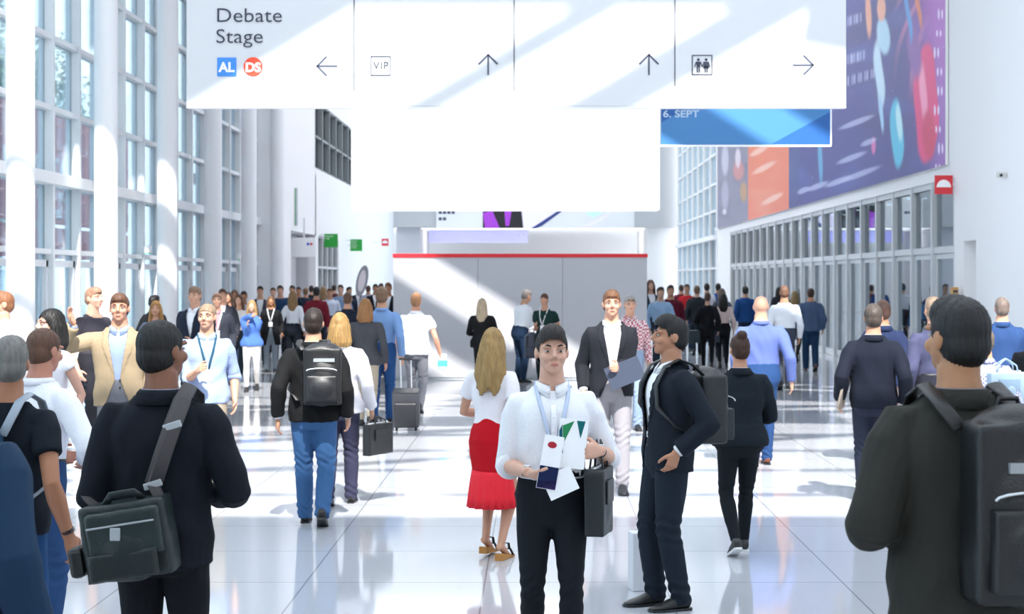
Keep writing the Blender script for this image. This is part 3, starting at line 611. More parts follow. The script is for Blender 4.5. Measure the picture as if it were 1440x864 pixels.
def person(x, s, yh, yaw, label, top='shirt', topc='e8eaf0', bot='trousers', botc='1a2230', shoec='141414', hair='short', hairc='2a1d16', sk='c98f73',
           fem=False, wd=1.0, legs='stand', L='hang', Rr='hang', lean=0, hyaw=0, hpitch=0, sleeve='long', under='eef0f5', h=None, lod=None, tuck=True,
           face=None, lanyard=None, belt=None, tie=None, group=None, curlL=.5, curlR=.5, legw=1.0, heel=False, hem=None, XY=None, poleL=None, poleR=None, badge=True, collar=True, cuff=None, feet=None, hdirL=None, hdirR=None, logo=None):
    X, Y = px(x, s) if XY is None else XY
    if h is None: h = EYE-(yh-HY)/s
    lod = lod if lod is not None else (0 if s >= 220 else 1 if s >= 135 else 2 if s >= 84 else 3)
    vb = (.0062, .0078, .0115, .016)[lod]; vc = (.0085, .0105, .014, .018)[lod]; sm = (5, 4, 3, 2)[lod]
    TT = TORSO_F if fem else TORSO_M
    kid = []
    # skeleton ------------------------------------------------ (fractions of height, forward is -y)
    if feet is None:
        feet = {'stand': [(-.052, .0, 0, 0), (.052, -.005, 0, 0)], 'apart': [(-.07, .01, 0, 0), (.075, -.015, 0, 0)],
                'walkR': [(-.045, -.135, 0, -12), (.045, .15, .055, 42)], 'walkL': [(-.045, .15, .055, 42), (.045, -.135, 0, -12)],
                'stepR': [(-.045, -.09, 0, 0), (.045, .1, .03, 24)], 'stepL': [(-.045, .1, .03, 24), (.045, -.09, 0, 0)]}[legs]
    hk = 1.0
    zh = .52; LT, LS = .245, .238
    ank = []
    for i, (fx, fy, lift, pit) in enumerate(feet):
        ank.append(Vector((fx, fy, .043+lift+(.028 if heel else 0))))
    for i, a in enumerate(ank):
        hx = (-.05, .05)[i]; hd = math.hypot(a.x-hx, a.y); zz = a.z+math.sqrt(max(.01, ((LT+LS)*.996)**2-hd*hd)); zh = min(zh, zz)
    dz0 = zh-.52
    def tp(x_, y_, z_):                      # torso frame (z_ as fraction in the upright figure) -> leaned, lowered
        dz = z_-.52; return Vector((x_, y_*math.cos(lean)-dz*math.sin(lean), .52+dz0+dz*math.cos(lean)+y_*math.sin(lean)*-1*0))
    def inv(v):                              # metre coordinates -> upright torso fractions
        u = v/h; a = u[:, 2]-.52-dz0; b = u[:, 1]
        return u[:, 0], b+a*math.tan(lean), .52+a/max(.3, math.cos(lean))
    sw = (.089 if fem else .099)*wd
    S = [tp(-sw, .006, .787), tp(sw, .006, .787)]
    arms = []
    for i, (nm, pl) in enumerate(((Rr, poleR), (L, poleL))):
        sg = (-1, 1)[i]; t = ARMS[nm] if isinstance(nm, str) else nm
        T_ = tp(sg*t[0]*(1 if t[0] < .1 else (.5+.5*wd)), t[1], t[2])
        pole = pl or ((sg*.35, 1, -.3) if nm not in ('hip', 'waist', 'pocket') else (sg*1., .8, 0))
        if pl: pole = (sg*pl[0], pl[1], pl[2])
        E, W = ik(S[i], T_, .172, .148, pole); arms.append((S[i], E, W))
    knees = []
    for i in range(2):
        H = Vector(((-.048, .048)[i], 0, zh)); K, A = ik(H, ank[i], LT, LS, ((-1, 1)[i]*.12, -1, 0)); knees.append((H, K, A))
    hc = tp(0, -.004, .862)                  # neck pivot
    HR = Matrix.Rotation(R(hyaw), 3, 'Z') @ Matrix.Rotation(R(hpitch), 3, 'X')
    def hp_(x_, y_, z_): return hc+HR@Vector((x_, y_, z_+.073))
    # body ---------------------------------------------------
    g = G(); body_w = wd
    zs = [t[0] for t in TT]
    g.tube([tp(0, tor(TT, z)[2], z)*h for z in zs], [(tor(TT, z)[0]*h*body_w*.97, tor(TT, z)[1]*h*.97) for z in zs], N=22, p=2.2)
    neckt = hp_(0, .012, -.035)
    nr = .030 if fem else .0325
    g.tube([tp(0, .010, .82)*h, lerp(tp(0, .008, .85), neckt, .5)*h, neckt*h, hp_(0, .012, 0)*h], [.042*h, nr*h, nr*h, nr*h], N=16)
    # head
    fw_ = .93 if fem else 1
    E_ = lambda c, r: g.ell(hp_(*c)*h, np.array(r)*h, HR, 24, 16)
    E_((0, .010, .012), (.0425*fw_, .054, .0515)); E_((0, -.014, -.014), (.0365*fw_, .037, .044)); E_((0, -.030, -.036), (.026*fw_, .022, .025))
    E_((0, -.041, -.050), (.0135, .0115, .0105))
    if lod <= 2:
        g.tube([hp_(0, -.050, .012)*h, hp_(0, -.058, -.004)*h, hp_(0, -.063, -.014)*h], [.0055*h, .007*h, .009*h], N=10)
        for sg in (-1, 1):
            E_((sg*.0075, -.0535, -.0165), (.0052, .006, .0045)); E_((sg*.019, -.040, .0165), (.0165, .0125, .006))
            E_((sg*.022, -.036, -.014), (.0145, .0165, .014)); E_((sg*.0435*fw_, .008, -.004), (.0055, .0115, .0175))
        E_((0, -.0478, -.031), (.014, .0085, .0036)); E_((0, -.0465, -.0365), (.012, .008, .0038))
    else:
        for sg in (-1, 1): E_((sg*.0435*fw_, .008, -.004), (.006, .0115, .0175))
        E_((0, -.055, -.008), (.008, .012, .016))
    ar = .9 if fem else 1
    for i, (S_, E1, W) in enumerate(arms):
        sg = (-1, 1)[i]
        g.tube([lerp(tp(0, 0, .79), S_, .6)*h, S_*h, lerp(S_, E1, .35)*h, lerp(S_, E1, .8)*h, E1*h, lerp(E1, W, .3)*h, lerp(E1, W, .75)*h, W*h],
               [.029*h*ar, .0285*h*ar, .026*h*ar, .023*h*ar, .0215*h*ar, .0245*h*ar, .0175*h*ar, (.0165*h*ar, .014*h*ar)], N=14)
        # hand: palm, four fingers, thumb
        d = (W-E1).normalized(); hd_ = (hdirR, hdirL)[i]
        if hd_: d = Vector(hd_).normalized()
        inw = Vector((-sg, -.25, 0)); pn = (inw-d*inw.dot(d))                # palm faces the body
        if pn.length < .2: pn = Vector((0, 0, -1))-d*(-d.z)
        pn.normalize(); sdv = d.cross(pn); sdv.normalize()
        if sdv.y > 0 and abs(d.z) > .5: sdv = -sdv                          # thumb side forward
        elif abs(d.z) <= .5 and sdv.z < 0: sdv = -sdv                          # thumb on top when the hand reaches out
        curl = (curlR, curlL)[i]; k = h*(.95 if fem else 1.02)
        P0 = W*h
        g.tube([P0, P0+d*.022*k, P0+d*.050*k], [(.0155*k, .0115*k), (.0215*k, .0105*k), (.0235*k, .0085*k)], side=tuple(sdv), N=14, p=2.6)
        for j, (off, ln, rr) in enumerate(((.0165, .041, .0052), (.0058, .045, .0054), (-.0052, .042, .0052), (-.0158, .033, .0046))):
            b = P0+d*(.046-.002*abs(j-1))*k+sdv*off*k; a0 = 0; pts = [b-d*.012*k, b]; dirv = d.copy()
            for sgm in (.44, .31, .25):
                a0 += curl*(.55+.1*j)*(1.05 if sgm < .4 else .8)
                dirv = (d*math.cos(a0)+pn*math.sin(a0)+sdv*off*(2.5 if curl < .7 else 0)).normalized(); pts.append(pts[-1]+dirv*ln*sgm*k)
            if lod <= 2: g.tube(pts, [rr*k*1.08]*2+[rr*k, rr*k*.94, rr*k*.8], N=8)
            else: g.tube(pts, [rr*k*1.5]*2+[rr*k*1.4]*3, N=6)
        t0 = P0+d*.012*k+sdv*.014*k; t1 = t0+(d*.6+sdv*.75+pn*.25).normalized()*.024*k
        t2 = t1+(d*.85+sdv*.3+pn*(.2+.5*curl)).normalized()*.018*k; t3 = t2+(d*.9-sdv*.05*curl+pn*(.2+.6*curl)).normalized()*.014*k
        g.tube([t0, t1, t2, t3], [.0085*k, .0068*k, .0062*k, .005*k], N=8)
    lw_ = legw*(1.0)
    for i, (H, K, A) in enumerate(knees):
        g.tube([(H+Vector((0, 0, .02)))*h, H*h, lerp(H, K, .4)*h, lerp(H, K, .85)*h, K*h, lerp(K, A, .3)*h, lerp(K, A, .7)*h, A*h],
               [.05*h, .050*h*lw_, .044*h*lw_, .031*h, .029*h, .031*h, .021*h, .0175*h], N=14)
        pit = R(feet[i][3]+(22 if heel else 0)); fd = Vector((0, -math.cos(pit), -math.sin(pit))); up = Vector((0, -math.sin(pit), math.cos(pit)))
        g.tube([(A+fd*-.022-up*.018)*h, (A-up*.014+fd*.01)*h, (A-up*.023+fd*.05)*h, (A-up*.031+fd*.085)*h, (A-up*.033+fd*.098)*h],
               [(.015*h, .016*h), (.017*h, .018*h), (.018*h, .012*h), (.021*h, .006*h), (.015*h, .004*h)], side=(1, 0, 0), N=12)
    v, n, q = fuse(g, vb, sm)
    root = link('person', build('person', v, q), skin(sk), None, loc=(X, Y, 0), rotz=R(yaw))
    setp(root, label, 'person', group)
    # face ---------------------------------------------------
    face = (lod <= 2) if face is None else face
    if face:
        for sg in (-1, 1):
            e = obj('eye', G().ell(hp_(sg*.0185, -.0445, .0035)*h, np.array((.0072, .0058, .0034))*h, HR, 14, 10), mat('eye_white', (.42, .40, .38), .5, spec=.1), root, True)
            obj('iris', G().ell(hp_(sg*.0185, -.0495, .0035)*h, np.array((.0032, .0020, .0032))*h, HR, 12, 8), mat('iris_brown', (.05, .03, .02), .3), e, True)
            obj('eyebrow', G().tube([hp_(sg*.009, -.0535, .0175)*h, hp_(sg*.019, -.0525, .021)*h, hp_(sg*.030, -.0445, .0175)*h], [(.002*h, .0016*h), (.0024*h, .002*h), (.001*h, .001*h)], N=8), hairm(hairc), root, True)
        obj('mouth', G().ell(hp_(0, -.0545, -.0335)*h, np.array((.0115, .0032, .0042))*h, HR, 16, 8), mat('lip_pink', hexc('b5655f' if fem else 'a8685c'), .45), root, True)
    # hair ---------------------------------------------------
    HRi = np.array(HR.inverted())
    def hloc(v_): return ((v_/h-np.array(hc)) @ HRi.T)-np.array((0, 0, .073))
    if hair != 'bald':
        g = G(); E2 = lambda c, r: g.ell(hp_(*c)*h, np.array(r)*h, HR, 28, 18)
        longish = hair in ('long', 'bob', 'bun', 'wavy')
        tk = 0 if hair in ('long', 'wavy', 'bob', 'bun') else .0018
        E2((0, .011, .017), ((.0472-tk)*fw_, .0595-tk, (.0555 if hair != 'crop' else .0535)-tk)); E2((0, .020, -.008), ((.0440-tk)*fw_, .050-tk, .045))
        if hair in ('short', 'quiff'): E2((0, -.008, .040), (.038*fw_, .046, .034 if hair == 'short' else .040))
        if hair == 'curly': 
            for a in range(26):
                t = random.random()*6.3; u = random.random()*1.3; E2((math.cos(t)*math.sin(u)*.045, .012+math.sin(t)*math.sin(u)*.055, .02+math.cos(u)*.05), (.013, .013, .013))
        if hair == 'bun':
            E2((0, .045, .066), (.024, .024, .022)); E2((0, .035, .05), (.02, .02, .02))
        if hair in ('long', 'wavy', 'bob'):
            LN = {'long': .15, 'wavy': .175, 'bob': .066}[hair]
            fr = .020 if hair != 'bob' else .012
            for a in range(13):
                t = a/12; ang = lerp(-.28, math.pi+.28, t); cx, cy = math.cos(ang), math.sin(ang)
                wv = (.006 if hair == 'wavy' else .002)*math.sin(a*2.3)
                g.tube([hp_(cx*.035*fw_, .010+cy*.040, .03)*h, hp_(cx*.046*fw_, .010+cy*.054, -.01)*h, hp_(cx*.049*fw_+wv, .013+cy*.056, -.05)*h,
                        hp_(cx*.051+wv*2, .016+cy*.052, -.05-LN*.5)*h, hp_(cx*.045-wv, .018+cy*.044+wv, -.05-LN*.85)*h, hp_(cx*.040+wv, .018+cy*.042, -.05-LN*(1+.08*math.sin(a*5)))*h],
                       [.014*h, .015*h, .016*h, .0165*h, .012*h, .004*h], N=8)
        v, n, q = fuse(g, vb*1.05, 2)
        lo = hloc(v)
        ang = np.arctan2(lo[:, 0], -lo[:, 1]+.01); st = np.sin(ang*34+lo[:, 2]*(60 if hair == 'wavy' else 12))+.6*np.sin(ang*57-lo[:, 2]*40)
        v = v+n*((.0013 if longish else .0007)*h*st*(lod <= 2))[:, None]
        if hair in ('short', 'quiff', 'crop', 'curly', 'bun'):
            hl = (.037, -.002, -.050) if hair != 'bun' else (.040, .0, -.045)
            def f(v_):
                lo = hloc(v_); u = -lo[:, 1]; z = lo[:, 2]
                b = np.interp(u, [-.06, -.035, -.012, .004, .012, .021, .033, .046], [hl[2], hl[2]+.004, -.030 if hair != 'bun' else -.01, .012, -.004, .022, .037, .043])
                side = np.clip((np.abs(lo[:, 0])-.024)/.012, 0, 1)
                b2 = np.interp(u, [-.06, -.035, .02, .045], [hl[2], hl[2]+.004, .0, hl[0]])
                return z-(b*side+b2*(1-side))
        else:
            def f(v_):
                lo = hloc(v_); u = -lo[:, 1]; z = lo[:, 2]
                wdt = np.interp(z, [-.3, -.06, -.03, .0, .03, .042], [.050, .042, .033, .034, .022, 0.])
                d1 = np.maximum(np.abs(lo[:, 0])-wdt, .016-u); return np.where(z > .042, .05, d1)
        v, q = cut(v, q, f, vb)
        if len(q): link('hair', build('hair', v, q), hairm(hairc), root)
    # garments -----------------------------------------------
    def torso_g(g, infl, zlo, zhi, bx=1, flare=0, waistw=0, zst=.02):
        k = max(2, int((zhi-zlo)/zst)+1); zz = [lerp(zlo, zhi, i/(k-1)) for i in range(k)]
        pts = []; rad = []
        for z in zz:
            a, b, c = tor(TT, z)
            if z < .50: a, b, c = tor(TT, .50); a, b = a+flare*(.50-z), b+flare*(.50-z)
            wa = waistw*math.exp(-((z-.60)/.06)**2)
            fa = 1 if z < .80 else 1-.5*min(1, (z-.80)/.03)
            ut = 0 if (tuck or jack) else .010*float(np.clip((.62-z)/.06, 0, 1))
            pts.append(tp(0, c, z)*h); rad.append(((a*wd+infl*fa+wa+ut)*h*bx, (b+infl*fa*.9+wa*.8+ut)*h))
        g.tube(pts, rad, N=26, p=2.25)
    def sleeve_g(g, i, infl, end):           # end: 0 shoulder .. 1 elbow .. 2 wrist
        S_, E1, W = arms[i]; pts = [lerp(tp(0, 0, .778), S_, .55), S_+Vector((0, 0, -.002))]; rad = [.034+infl*.5, .0315*ar+infl*.75]
        prof = [(.18, .0300), (.4, .0275), (.7, .0245), (.92, .0240), (1.0, .0250), (1.08, .0240), (1.35, .0235), (1.7, .0205), (1.95, .0185), (2.0, .0185)]
        for t, r in prof:
            if t > end: break
            pts.append(lerp(S_, E1, t) if t <= 1 else lerp(E1, W, t-1)); rad.append(r*ar+infl*(1.1 if t < 1.2 else .95))
        if end not in [t for t, _ in prof]:
            pts.append(lerp(S_, E1, end) if end <= 1 else lerp(E1, W, end-1)); rad.append(rad[-1])
        g.tube([p_*h for p_ in pts], [r*h for r in rad], N=14)
    SL = {'long': 1.96, 'short': .55, 'roll': 1.12, 'none': .08, 'cap': .28}[sleeve]
    sd_i = int(abs(x)*7+s) % 1000
    def neckcut(zc, front=.02, rr=.045):
        def f(v_):
            ux, uy, uz = inv(v_); lim = zc-front*np.clip(-(uy-.0)/.04, 0, 1); return np.maximum(lim-uz, np.hypot(ux, uy-.006)-rr-.012)
        return f
    def m_of(c): return c if not isinstance(c, str) else cloth(c)
    jack = top in ('jacket', 'coat', 'openjacket', 'blazer')
    # trousers / skirt first
    if bot in ('trousers', 'jeans', 'slim', 'shorts'):
        g = G(); infl = .006 if bot == 'slim' else .011
        hi = .605 if tuck else .60
        k = 6; zz = [.448, .47, .50, .54, .575, hi]; ih = infl+(.003 if bot != 'slim' else .004)
        g.tube([tp(0, tor(TT, z)[2], z)*h if z > .5 else Vector((0, .004, z+dz0))*h for z in zz], [((tor(TT, z)[0]*wd+ih*.9)*h, (tor(TT, z)[1]+ih*.85)*h) for z in zz], N=24, p=2.2)
        for i, (H, K, A) in enumerate(knees):
            r = [.054, .053, .047, .038, .035, .035, .031, .028] if bot != 'slim' else [.052, .049, .043, .033, .029, .031, .024, .0195]
            ex = {'trousers': .004, 'jeans': .003, 'slim': .003, 'shorts': .004}[bot]
            A2 = A+Vector((0, .002, -.020 if bot != 'slim' else .004)); 
            pts = [H+Vector((0, 0, .02)), H, lerp(H, K, .4), lerp(H, K, .85), K, lerp(K, A2, .3), lerp(K, A2, .7), A2]
            if bot == 'shorts': pts = pts[:5]; r = r[:5]
            g.tube([p_*h for p_ in pts], [(a_*lw_+ex)*h for a_ in r][:len(pts)], N=16)
        v, n, q = fuse(g, vc, sm); kz = np.array([knees[0][1].z, knees[1][1].z]).mean()*h; az = .07*h
        am = (.0022 if bot == 'slim' else .0034)*h; v = folds(v, n, am*.6, 30, sd_i, (1, 1, .5)); v = v+n*(am*(.8*np.exp(-((v[:, 2]-kz)/.10)**2)+1.0*np.exp(-((v[:, 2]-az)/.07)**2)*(bot != 'slim'))*np.sin(v[:, 2]*95+3*np.sin(v[:, 0]*30)+v[:, 1]*25))[:, None]
        tr = link('jeans' if bot == 'jeans' else 'trousers' if bot != 'shorts' else 'shorts', build('trousers', v, q), m_of(botc), root)
        if lod <= 1 and (tuck and not jack or belt):
            bz = .60; a, b, c = tor(TT, bz)
            bt = obj('belt', G().tube([tp(0, c, bz-.009)*h, tp(0, c, bz+.009)*h], [((a*wd+.0135)*h, (b+.0125)*h)]*2, N=32, p=2.2), leather(belt or '101010'), root, True)
            obj('buckle', G().box(tp(0, c-b-.0145, bz)*h, (.022*h, .004*h, .020*h)), METAL, bt, bevel=.002)
    elif bot == 'skirt':
        g = G(); hz = hem or .22; prof = [(.625, .008), (.58, .014), (.52, .013), (.45, .014), (.38, .008), (.34, .004)]
        pts = []; rad = []
        for z, e in prof:
            if z <= hz+.02: break
            a, b, c = tor(TT, max(z, .52)); pts.append(Vector((0, c, z+dz0))*h); rad.append(((a+e)*h, (b+e)*h))
        pts.append(Vector((0, .002, hz+dz0+.0))*h); rad.append((.098*h, .082*h))
        g.tube(pts, rad, N=28)
        v, n, q = fuse(g, vc, sm); v = folds(v, n, .003*h, 26, sd_i, (1, 1, .3)); link('skirt', build('skirt', v, q), m_of(botc), root)
    elif bot == 'midi':                       # fitted skirt with a gathered lace flounce
        g = G(); pr = [(.628, .072, .056), (.60, .079, .062), (.56, .096, .072), (.52, .104, .078), (.46, .102, .074), (.41, .094, .068), (.375, .089, .064)]
        g.tube([Vector((0, .004, z+dz0))*h for z, a, b in pr], [(a*h, b*h) for z, a, b in pr], N=28)
        v, n, q = fuse(g, vc, sm); v = folds(v, n, .0016*h, 22, 4, (.6, .6, 1.2)); sk_ = link('skirt', build('skirt', v, q), m_of(botc), root)
        N_ = 96; vv = []; ff = []; zz = [.386, .37, .345, .31, .27, .225]
        for iz, z in enumerate(zz):
            t = iz/(len(zz)-1)
            for j in range(N_):
                a = 2*math.pi*j/N_; rr = 1+.05*t*math.sin(a*17+math.sin(a*3))*(.5+t); ra = lerp(.090, .106, t)*rr; rb = lerp(.065, .090, t)*rr
                vv.append((math.cos(a)*ra*h, (.004+math.sin(a)*rb)*h, (z+dz0)*h))
        for iz in range(len(zz)-1):
            for j in range(N_): ff.append((iz*N_+j, iz*N_+(j+1) % N_, (iz+1)*N_+(j+1) % N_, (iz+1)*N_+j))
        fl = obj('flounce', G().add(vv, ff), lace_mat(), sk_, True); fl.modifiers.new('s', 'SOLIDIFY').thickness = .004
    # upper garment
    def collar_g(zb, col, tall=.022, rr=.006, parent=None):
        pts = [tp(0, .009, zb)*h, tp(0, .007, zb+tall*.6)*h, tp(0, .004, zb+tall)*h]
        N_ = 28; vv = []; ff = []
        for iz, (t_, e) in enumerate(((0, .016), (.45, .0075), (1, .0085), (.75, .014), (.1, .020))):
            for j in range(N_+1):
                a = -math.pi/2+.16+(2*math.pi-.32)*j/N_; ra = nr+e; p_ = tp(math.cos(a)*ra, .008+math.sin(a)*ra*1.02-(.010 if math.sin(a) < -.5 and t_ < .5 else 0), zb+tall*t_-(.012*max(0, -math.sin(a))**3)*(1 if iz < 4 else 2.2))
                vv.append(tuple(p_*h))
        for iz in range(4):
            for j in range(N_): k_ = iz*(N_+1)+j; ff.append((k_, k_+1, k_+N_+2, k_+N_+1))
        o = obj('collar', G().add(vv, ff), m_of(col), parent, True); o.modifiers.new('s', 'SOLIDIFY').thickness = .003; return o
    inner = topc if not jack else under
    if top in ('shirt', 'tee', 'polo', 'blouse', 'sweater') or jack:
        g = G(); base = .0065 if top != 'sweater' else .012
        lo_ = .585 if (tuck or jack) else (hem or .50)
        torso_g(g, base, lo_, .845, waistw=(.006 if not fem else .003) if not jack else 0)
        if not jack or lod <= 1:
            for i in range(2): sleeve_g(g, i, base+.002 if not jack else .004, SL if not jack else 1.98)
        v, n, q = fuse(g, vc, sm)
        if not jack: v = folds(v, n, (.0034 if top == 'tee' else .0052)*h*np.clip((inv(v)[2]-.58)/.05, .15 if tuck else 1, 1), 24, sd_i, (1, 1, .7))
        f = neckcut(.838, .022 if top in ('tee', 'blouse', 'polo') or not collar else .010)
        v, q = cut(v, q, f, vc)
        nm = {'shirt': 'shirt', 'tee': 't_shirt', 'polo': 'polo_shirt', 'blouse': 'blouse', 'sweater': 'sweater'}.get(top, 'shirt')
        sh = link(nm, build(nm, v, q), m_of(inner), root)
        if lod <= 2 and (top in ('shirt', 'polo') or (jack and collar)): collar_g(.832, inner, parent=sh)
        if lod <= 1 and sleeve == 'roll' and not jack:
            for i in range(2):
                S_, E1, W = arms[i]; obj('cuff', G().tube([lerp(E1, W, .02)*h, lerp(E1, W, .10)*h, lerp(E1, W, .2)*h], [.0355*h*ar, .0375*h*ar, .0365*h*ar], N=20), m_of(inner), sh, True)
        if lod <= 1 and top == 'shirt' and abs(yaw) < 60:
            pk = G().tube([tp(0, tor(TT, z)[2]-tor(TT, z)[1]-.0105-.003*math.exp(-((z-.6)/.06)**2), z)*h for z in (.61, .65, .69, .73, .765, .79)], [(.009*h, .0015*h)]*6, N=8); obj('placket', pk, m_of(inner), sh, True)
            for z in (.64, .68, .72, .76): obj('button', G().ell(tp(0, tor(TT, z)[2]-tor(TT, z)[1]-.0125, z)*h, (.0028*h, .0016*h, .0028*h), None, 10, 6), WHITE, sh, True)
    if jack:
        g = G(); hz = {'jacket': .475, 'blazer': .485, 'coat': .33, 'openjacket': .475}[top]
        if hem: hz = hem
        inf = .0165 if top != 'coat' else .024
        torso_g(g, inf, hz, .846, flare=.10 if top != 'coat' else .16, waistw=.004)
        for i in range(2):
            sleeve_g(g, i, .0115 if top != 'coat' else .017, 1.9)
            S_ = arms[i][0]; g.ell((S_+Vector((-(-1, 1)[i]*.008, 0, -.004)))*h, (.036*h, .042*h, .036*h), None)
        v, n, q = fuse(g, vc, sm)
        v = folds(v, n, .0042*h, 20, sd_i, (1, 1, .8))
        opn = 1 if top != 'openjacket' else 1.9
        def f(v_):
            ux, uy, uz = inv(v_)
            wv = np.interp(uz, [hz-.05, hz, .60, .625, .80, .835, .86], [.040*opn, .032*opn, .006*opn, .003+.012*(opn-1), .036+.008*(opn-1), .040, .045])
            front = np.where(uy < -.01, 1., 0.); d1 = np.where(uy < -.012, np.abs(ux)-wv, .03)
            d2 = np.maximum(.838-.02*np.clip(-(uy+.0)/.04, 0, 1)-uz, np.hypot(ux, uy-.006)-.058)
            return np.minimum(d1, d2)
        ff_ = f(v); ux, uy, uz = inv(v); lap = (uy < -.02) & (ff_ > 0) & (ff_ < np.interp(uz, [.62, .64, .76, .80, .84], [0, .008, .034, .026, .018])) & (uz > .62)
        v = v+n*(lap*.0045*h)[:, None]
        v, q = cut(v, q, f, vc)
        nm = 'coat' if top == 'coat' else 'jacket'
        jk = link(nm, build(nm, v, q), m_of(topc), root); sl = jk.modifiers.new('s', 'SOLIDIFY'); sl.thickness = .004; sl.offset = -1
        if lod <= 2:
            N_ = 24; vv = []; fc = []
            for iz, (zc, e) in enumerate(((.825, .020), (.846, .0105), (.853, .0125), (.846, .019), (.822, .029))):
                for j in range(N_+1):
                    a = -.55+(math.pi+1.1)*j/N_; ra = nr+e; vv.append(tuple(tp(math.cos(a)*ra, .010+math.sin(a)*ra*.98, zc-.012*max(0, -math.sin(a)))*h))
            for iz in range(4):
                for j in range(N_): k_ = iz*(N_+1)+j; fc.append((k_, k_+1, k_+N_+2, k_+N_+1))
            cc = obj('jacket_collar', G().add(vv, fc), m_of(topc), jk, True); cc.modifiers.new('s', 'SOLIDIFY').thickness = .004
        if lod <= 1:
            for z in (.60, .565):
                obj('button', G().ell(tp(.012 if top != 'coat' else .014, tor(TT, z)[2]-tor(TT, z)[1]-.020, z)*h, (.005*h, .002*h, .005*h), None, 12, 6), BLACK, jk, True)
    if tie:
        zz = [.828, .815, .78, .70, .62]; rw = [.009, .007, .011, .017, .020]
        obj('necktie', G().tube([tp(0, tor(TT, min(z, .79))[2]-tor(TT, min(z, .79))[1]-.012+(.03 if z > .81 else .0), z)*h for z in zz], [(a*h, .004*h) for a in rw], N=10), m_of(tie), root, True)
    if lanyard:
        fz = lambda z: tor(TT, z)[2]-tor(TT, z)[1]-.0125-(.010 if jack else 0)
        ln = G()
        for sg in (-1, 1):
            ln.tube([tp(sg*.042, .012, .853)*h, tp(sg*.046, -.022, .838)*h, tp(sg*.040, fz(.80)*.85, .808)*h, tp(sg*.028, fz(.76), .76)*h, tp(sg*.012, fz(.70), .70)*h, tp(sg*.004, fz(.66), .665)*h], [(.0055*h, .0012*h)]*6, N=8)
        ly = obj('lanyard', ln, m_of(lanyard), root, True)
        if badge: obj('badge', G().box(tp(0, fz(.645)-.002, .635)*h, (.052*h, .003*h, .062*h)), WHITE, ly, bevel=.002)
    # shoes ---------------------------------------------------
    for i, (H, K, A) in enumerate(knees):
        pit = R(feet[i][3]); k = h
        M3 = Matrix.Rotation(pit, 3, 'X')
        def fp(x_, y_, z_): return (A+M3@Vector((x_, -y_, z_)))*k
        if heel:
            sh = obj('sandal', G().tube([fp(-.020, .045, -.030), fp(-.012, .052, -.005), fp(.012, .052, -.005), fp(.020, .045, -.030)], [(.013*k, .003*k)]*4, side=(0, 1, 0), N=8), m_of('111111'), root, True)
            obj('strap', G().tube([fp(-.024, .075, -.058), fp(-.010, .078, -.034), fp(.010, .078, -.034), fp(.024, .075, -.058)], [(.010*k, .003*k)]*4, side=(0, 1, 0), N=8), m_of('111111'), sh, True)
            wg = G().prism([(.030, -.040), (.030, -.071), (-.110, -.071), (-.114, -.062), (-.07, -.058), (-.02, -.046), (.01, -.041)], 'x', -.019, .019)
            vv = np.vstack(wg.v); wg2 = G().add([tuple((A+M3@Vector((a, b, c)))*k) for a, b, c in vv], wg.f)
            obj('wedge_sole', wg2, cork_mat(), sh, bevel=.004)
        else:
            g = G(); W1 = 1 if not fem else .92
            st = [(-.034, .012, .010, -.016), (-.028, .019, .022, -.014), (-.005, .021, .026, -.012), (.030, .0225, .021, -.018), (.065, .0255, .0135, -.026), (.092, .0245, .0095, -.0300), (.112, .016, .006, -.033), (.118, .006, .003, -.034)]
            g.tube([fp(0, a, c) for a, b, d_, c in st], [(b*k*W1, d_*k) for a, b, d_, c in st], side=(1, 0, 0), N=14, p=2.4)
            g.tube([fp(0, -.006, -.012), fp(0, -.006, .012)], [(.022*k, .028*k), (.020*k, .025*k)], N=14)
            v, n, q = fuse(g, vb*1.1, 1); sh = link('shoe', build('shoe', v, q), leather(shoec) if shoec not in ('f0f0f0',) else m_of('e8e8e8'), root)
            so = G(); sn = 18; top_ = []; 
            out = [(-.036, .013), (-.030, .020), (-.005, .0215), (.03, .023), (.065, .027), (.095, .026), (.113, .018), (.121, .008)]
            pol = [(b, a) for a, b in out]+[(-b, a) for a, b in reversed(out)]
            bot_ = [tuple(fp(a*W1, b, -.043)) for a, b in pol]; tpv = [tuple(fp(a*W1, b, -.034)) for a, b in pol]; m_ = len(pol)
            so.add(bot_+tpv, [tuple(range(m_-1, -1, -1)), tuple(range(m_, 2*m_))]+[(i_, (i_+1) % m_, m_+(i_+1) % m_, m_+i_) for i_ in range(m_)])
            obj('sole', so, m_of('e6e6e6') if shoec in ('f0f0f0', '222222') else BLACK, sh)
    # what carried things need: the figure's own frame
    MW = Matrix.Translation((X, Y, 0)) @ Matrix.Rotation(R(yaw), 4, 'Z')
    return dict(root=root, h=h, tp=lambda a, b, c: MW@(tp(a, b, c)*h), M=MW, wr=[MW@(a[2]*h) for a in arms], el=[MW@(a[1]*h) for a in arms], X=X, Y=Y, yaw=yaw, wl=[a[2]*h for a in arms], elb=[a[1]*h for a in arms], ltp=lambda a, b, c: tp(a, b, c)*h,
                hand=[MW@((a[2]+(Vector((hdirR, hdirL)[i_]).normalized() if (hdirR, hdirL)[i_] else (a[2]-a[1]).normalized())*.045)*h) for i_, a in enumerate(arms)], TT=TT, wd=wd)

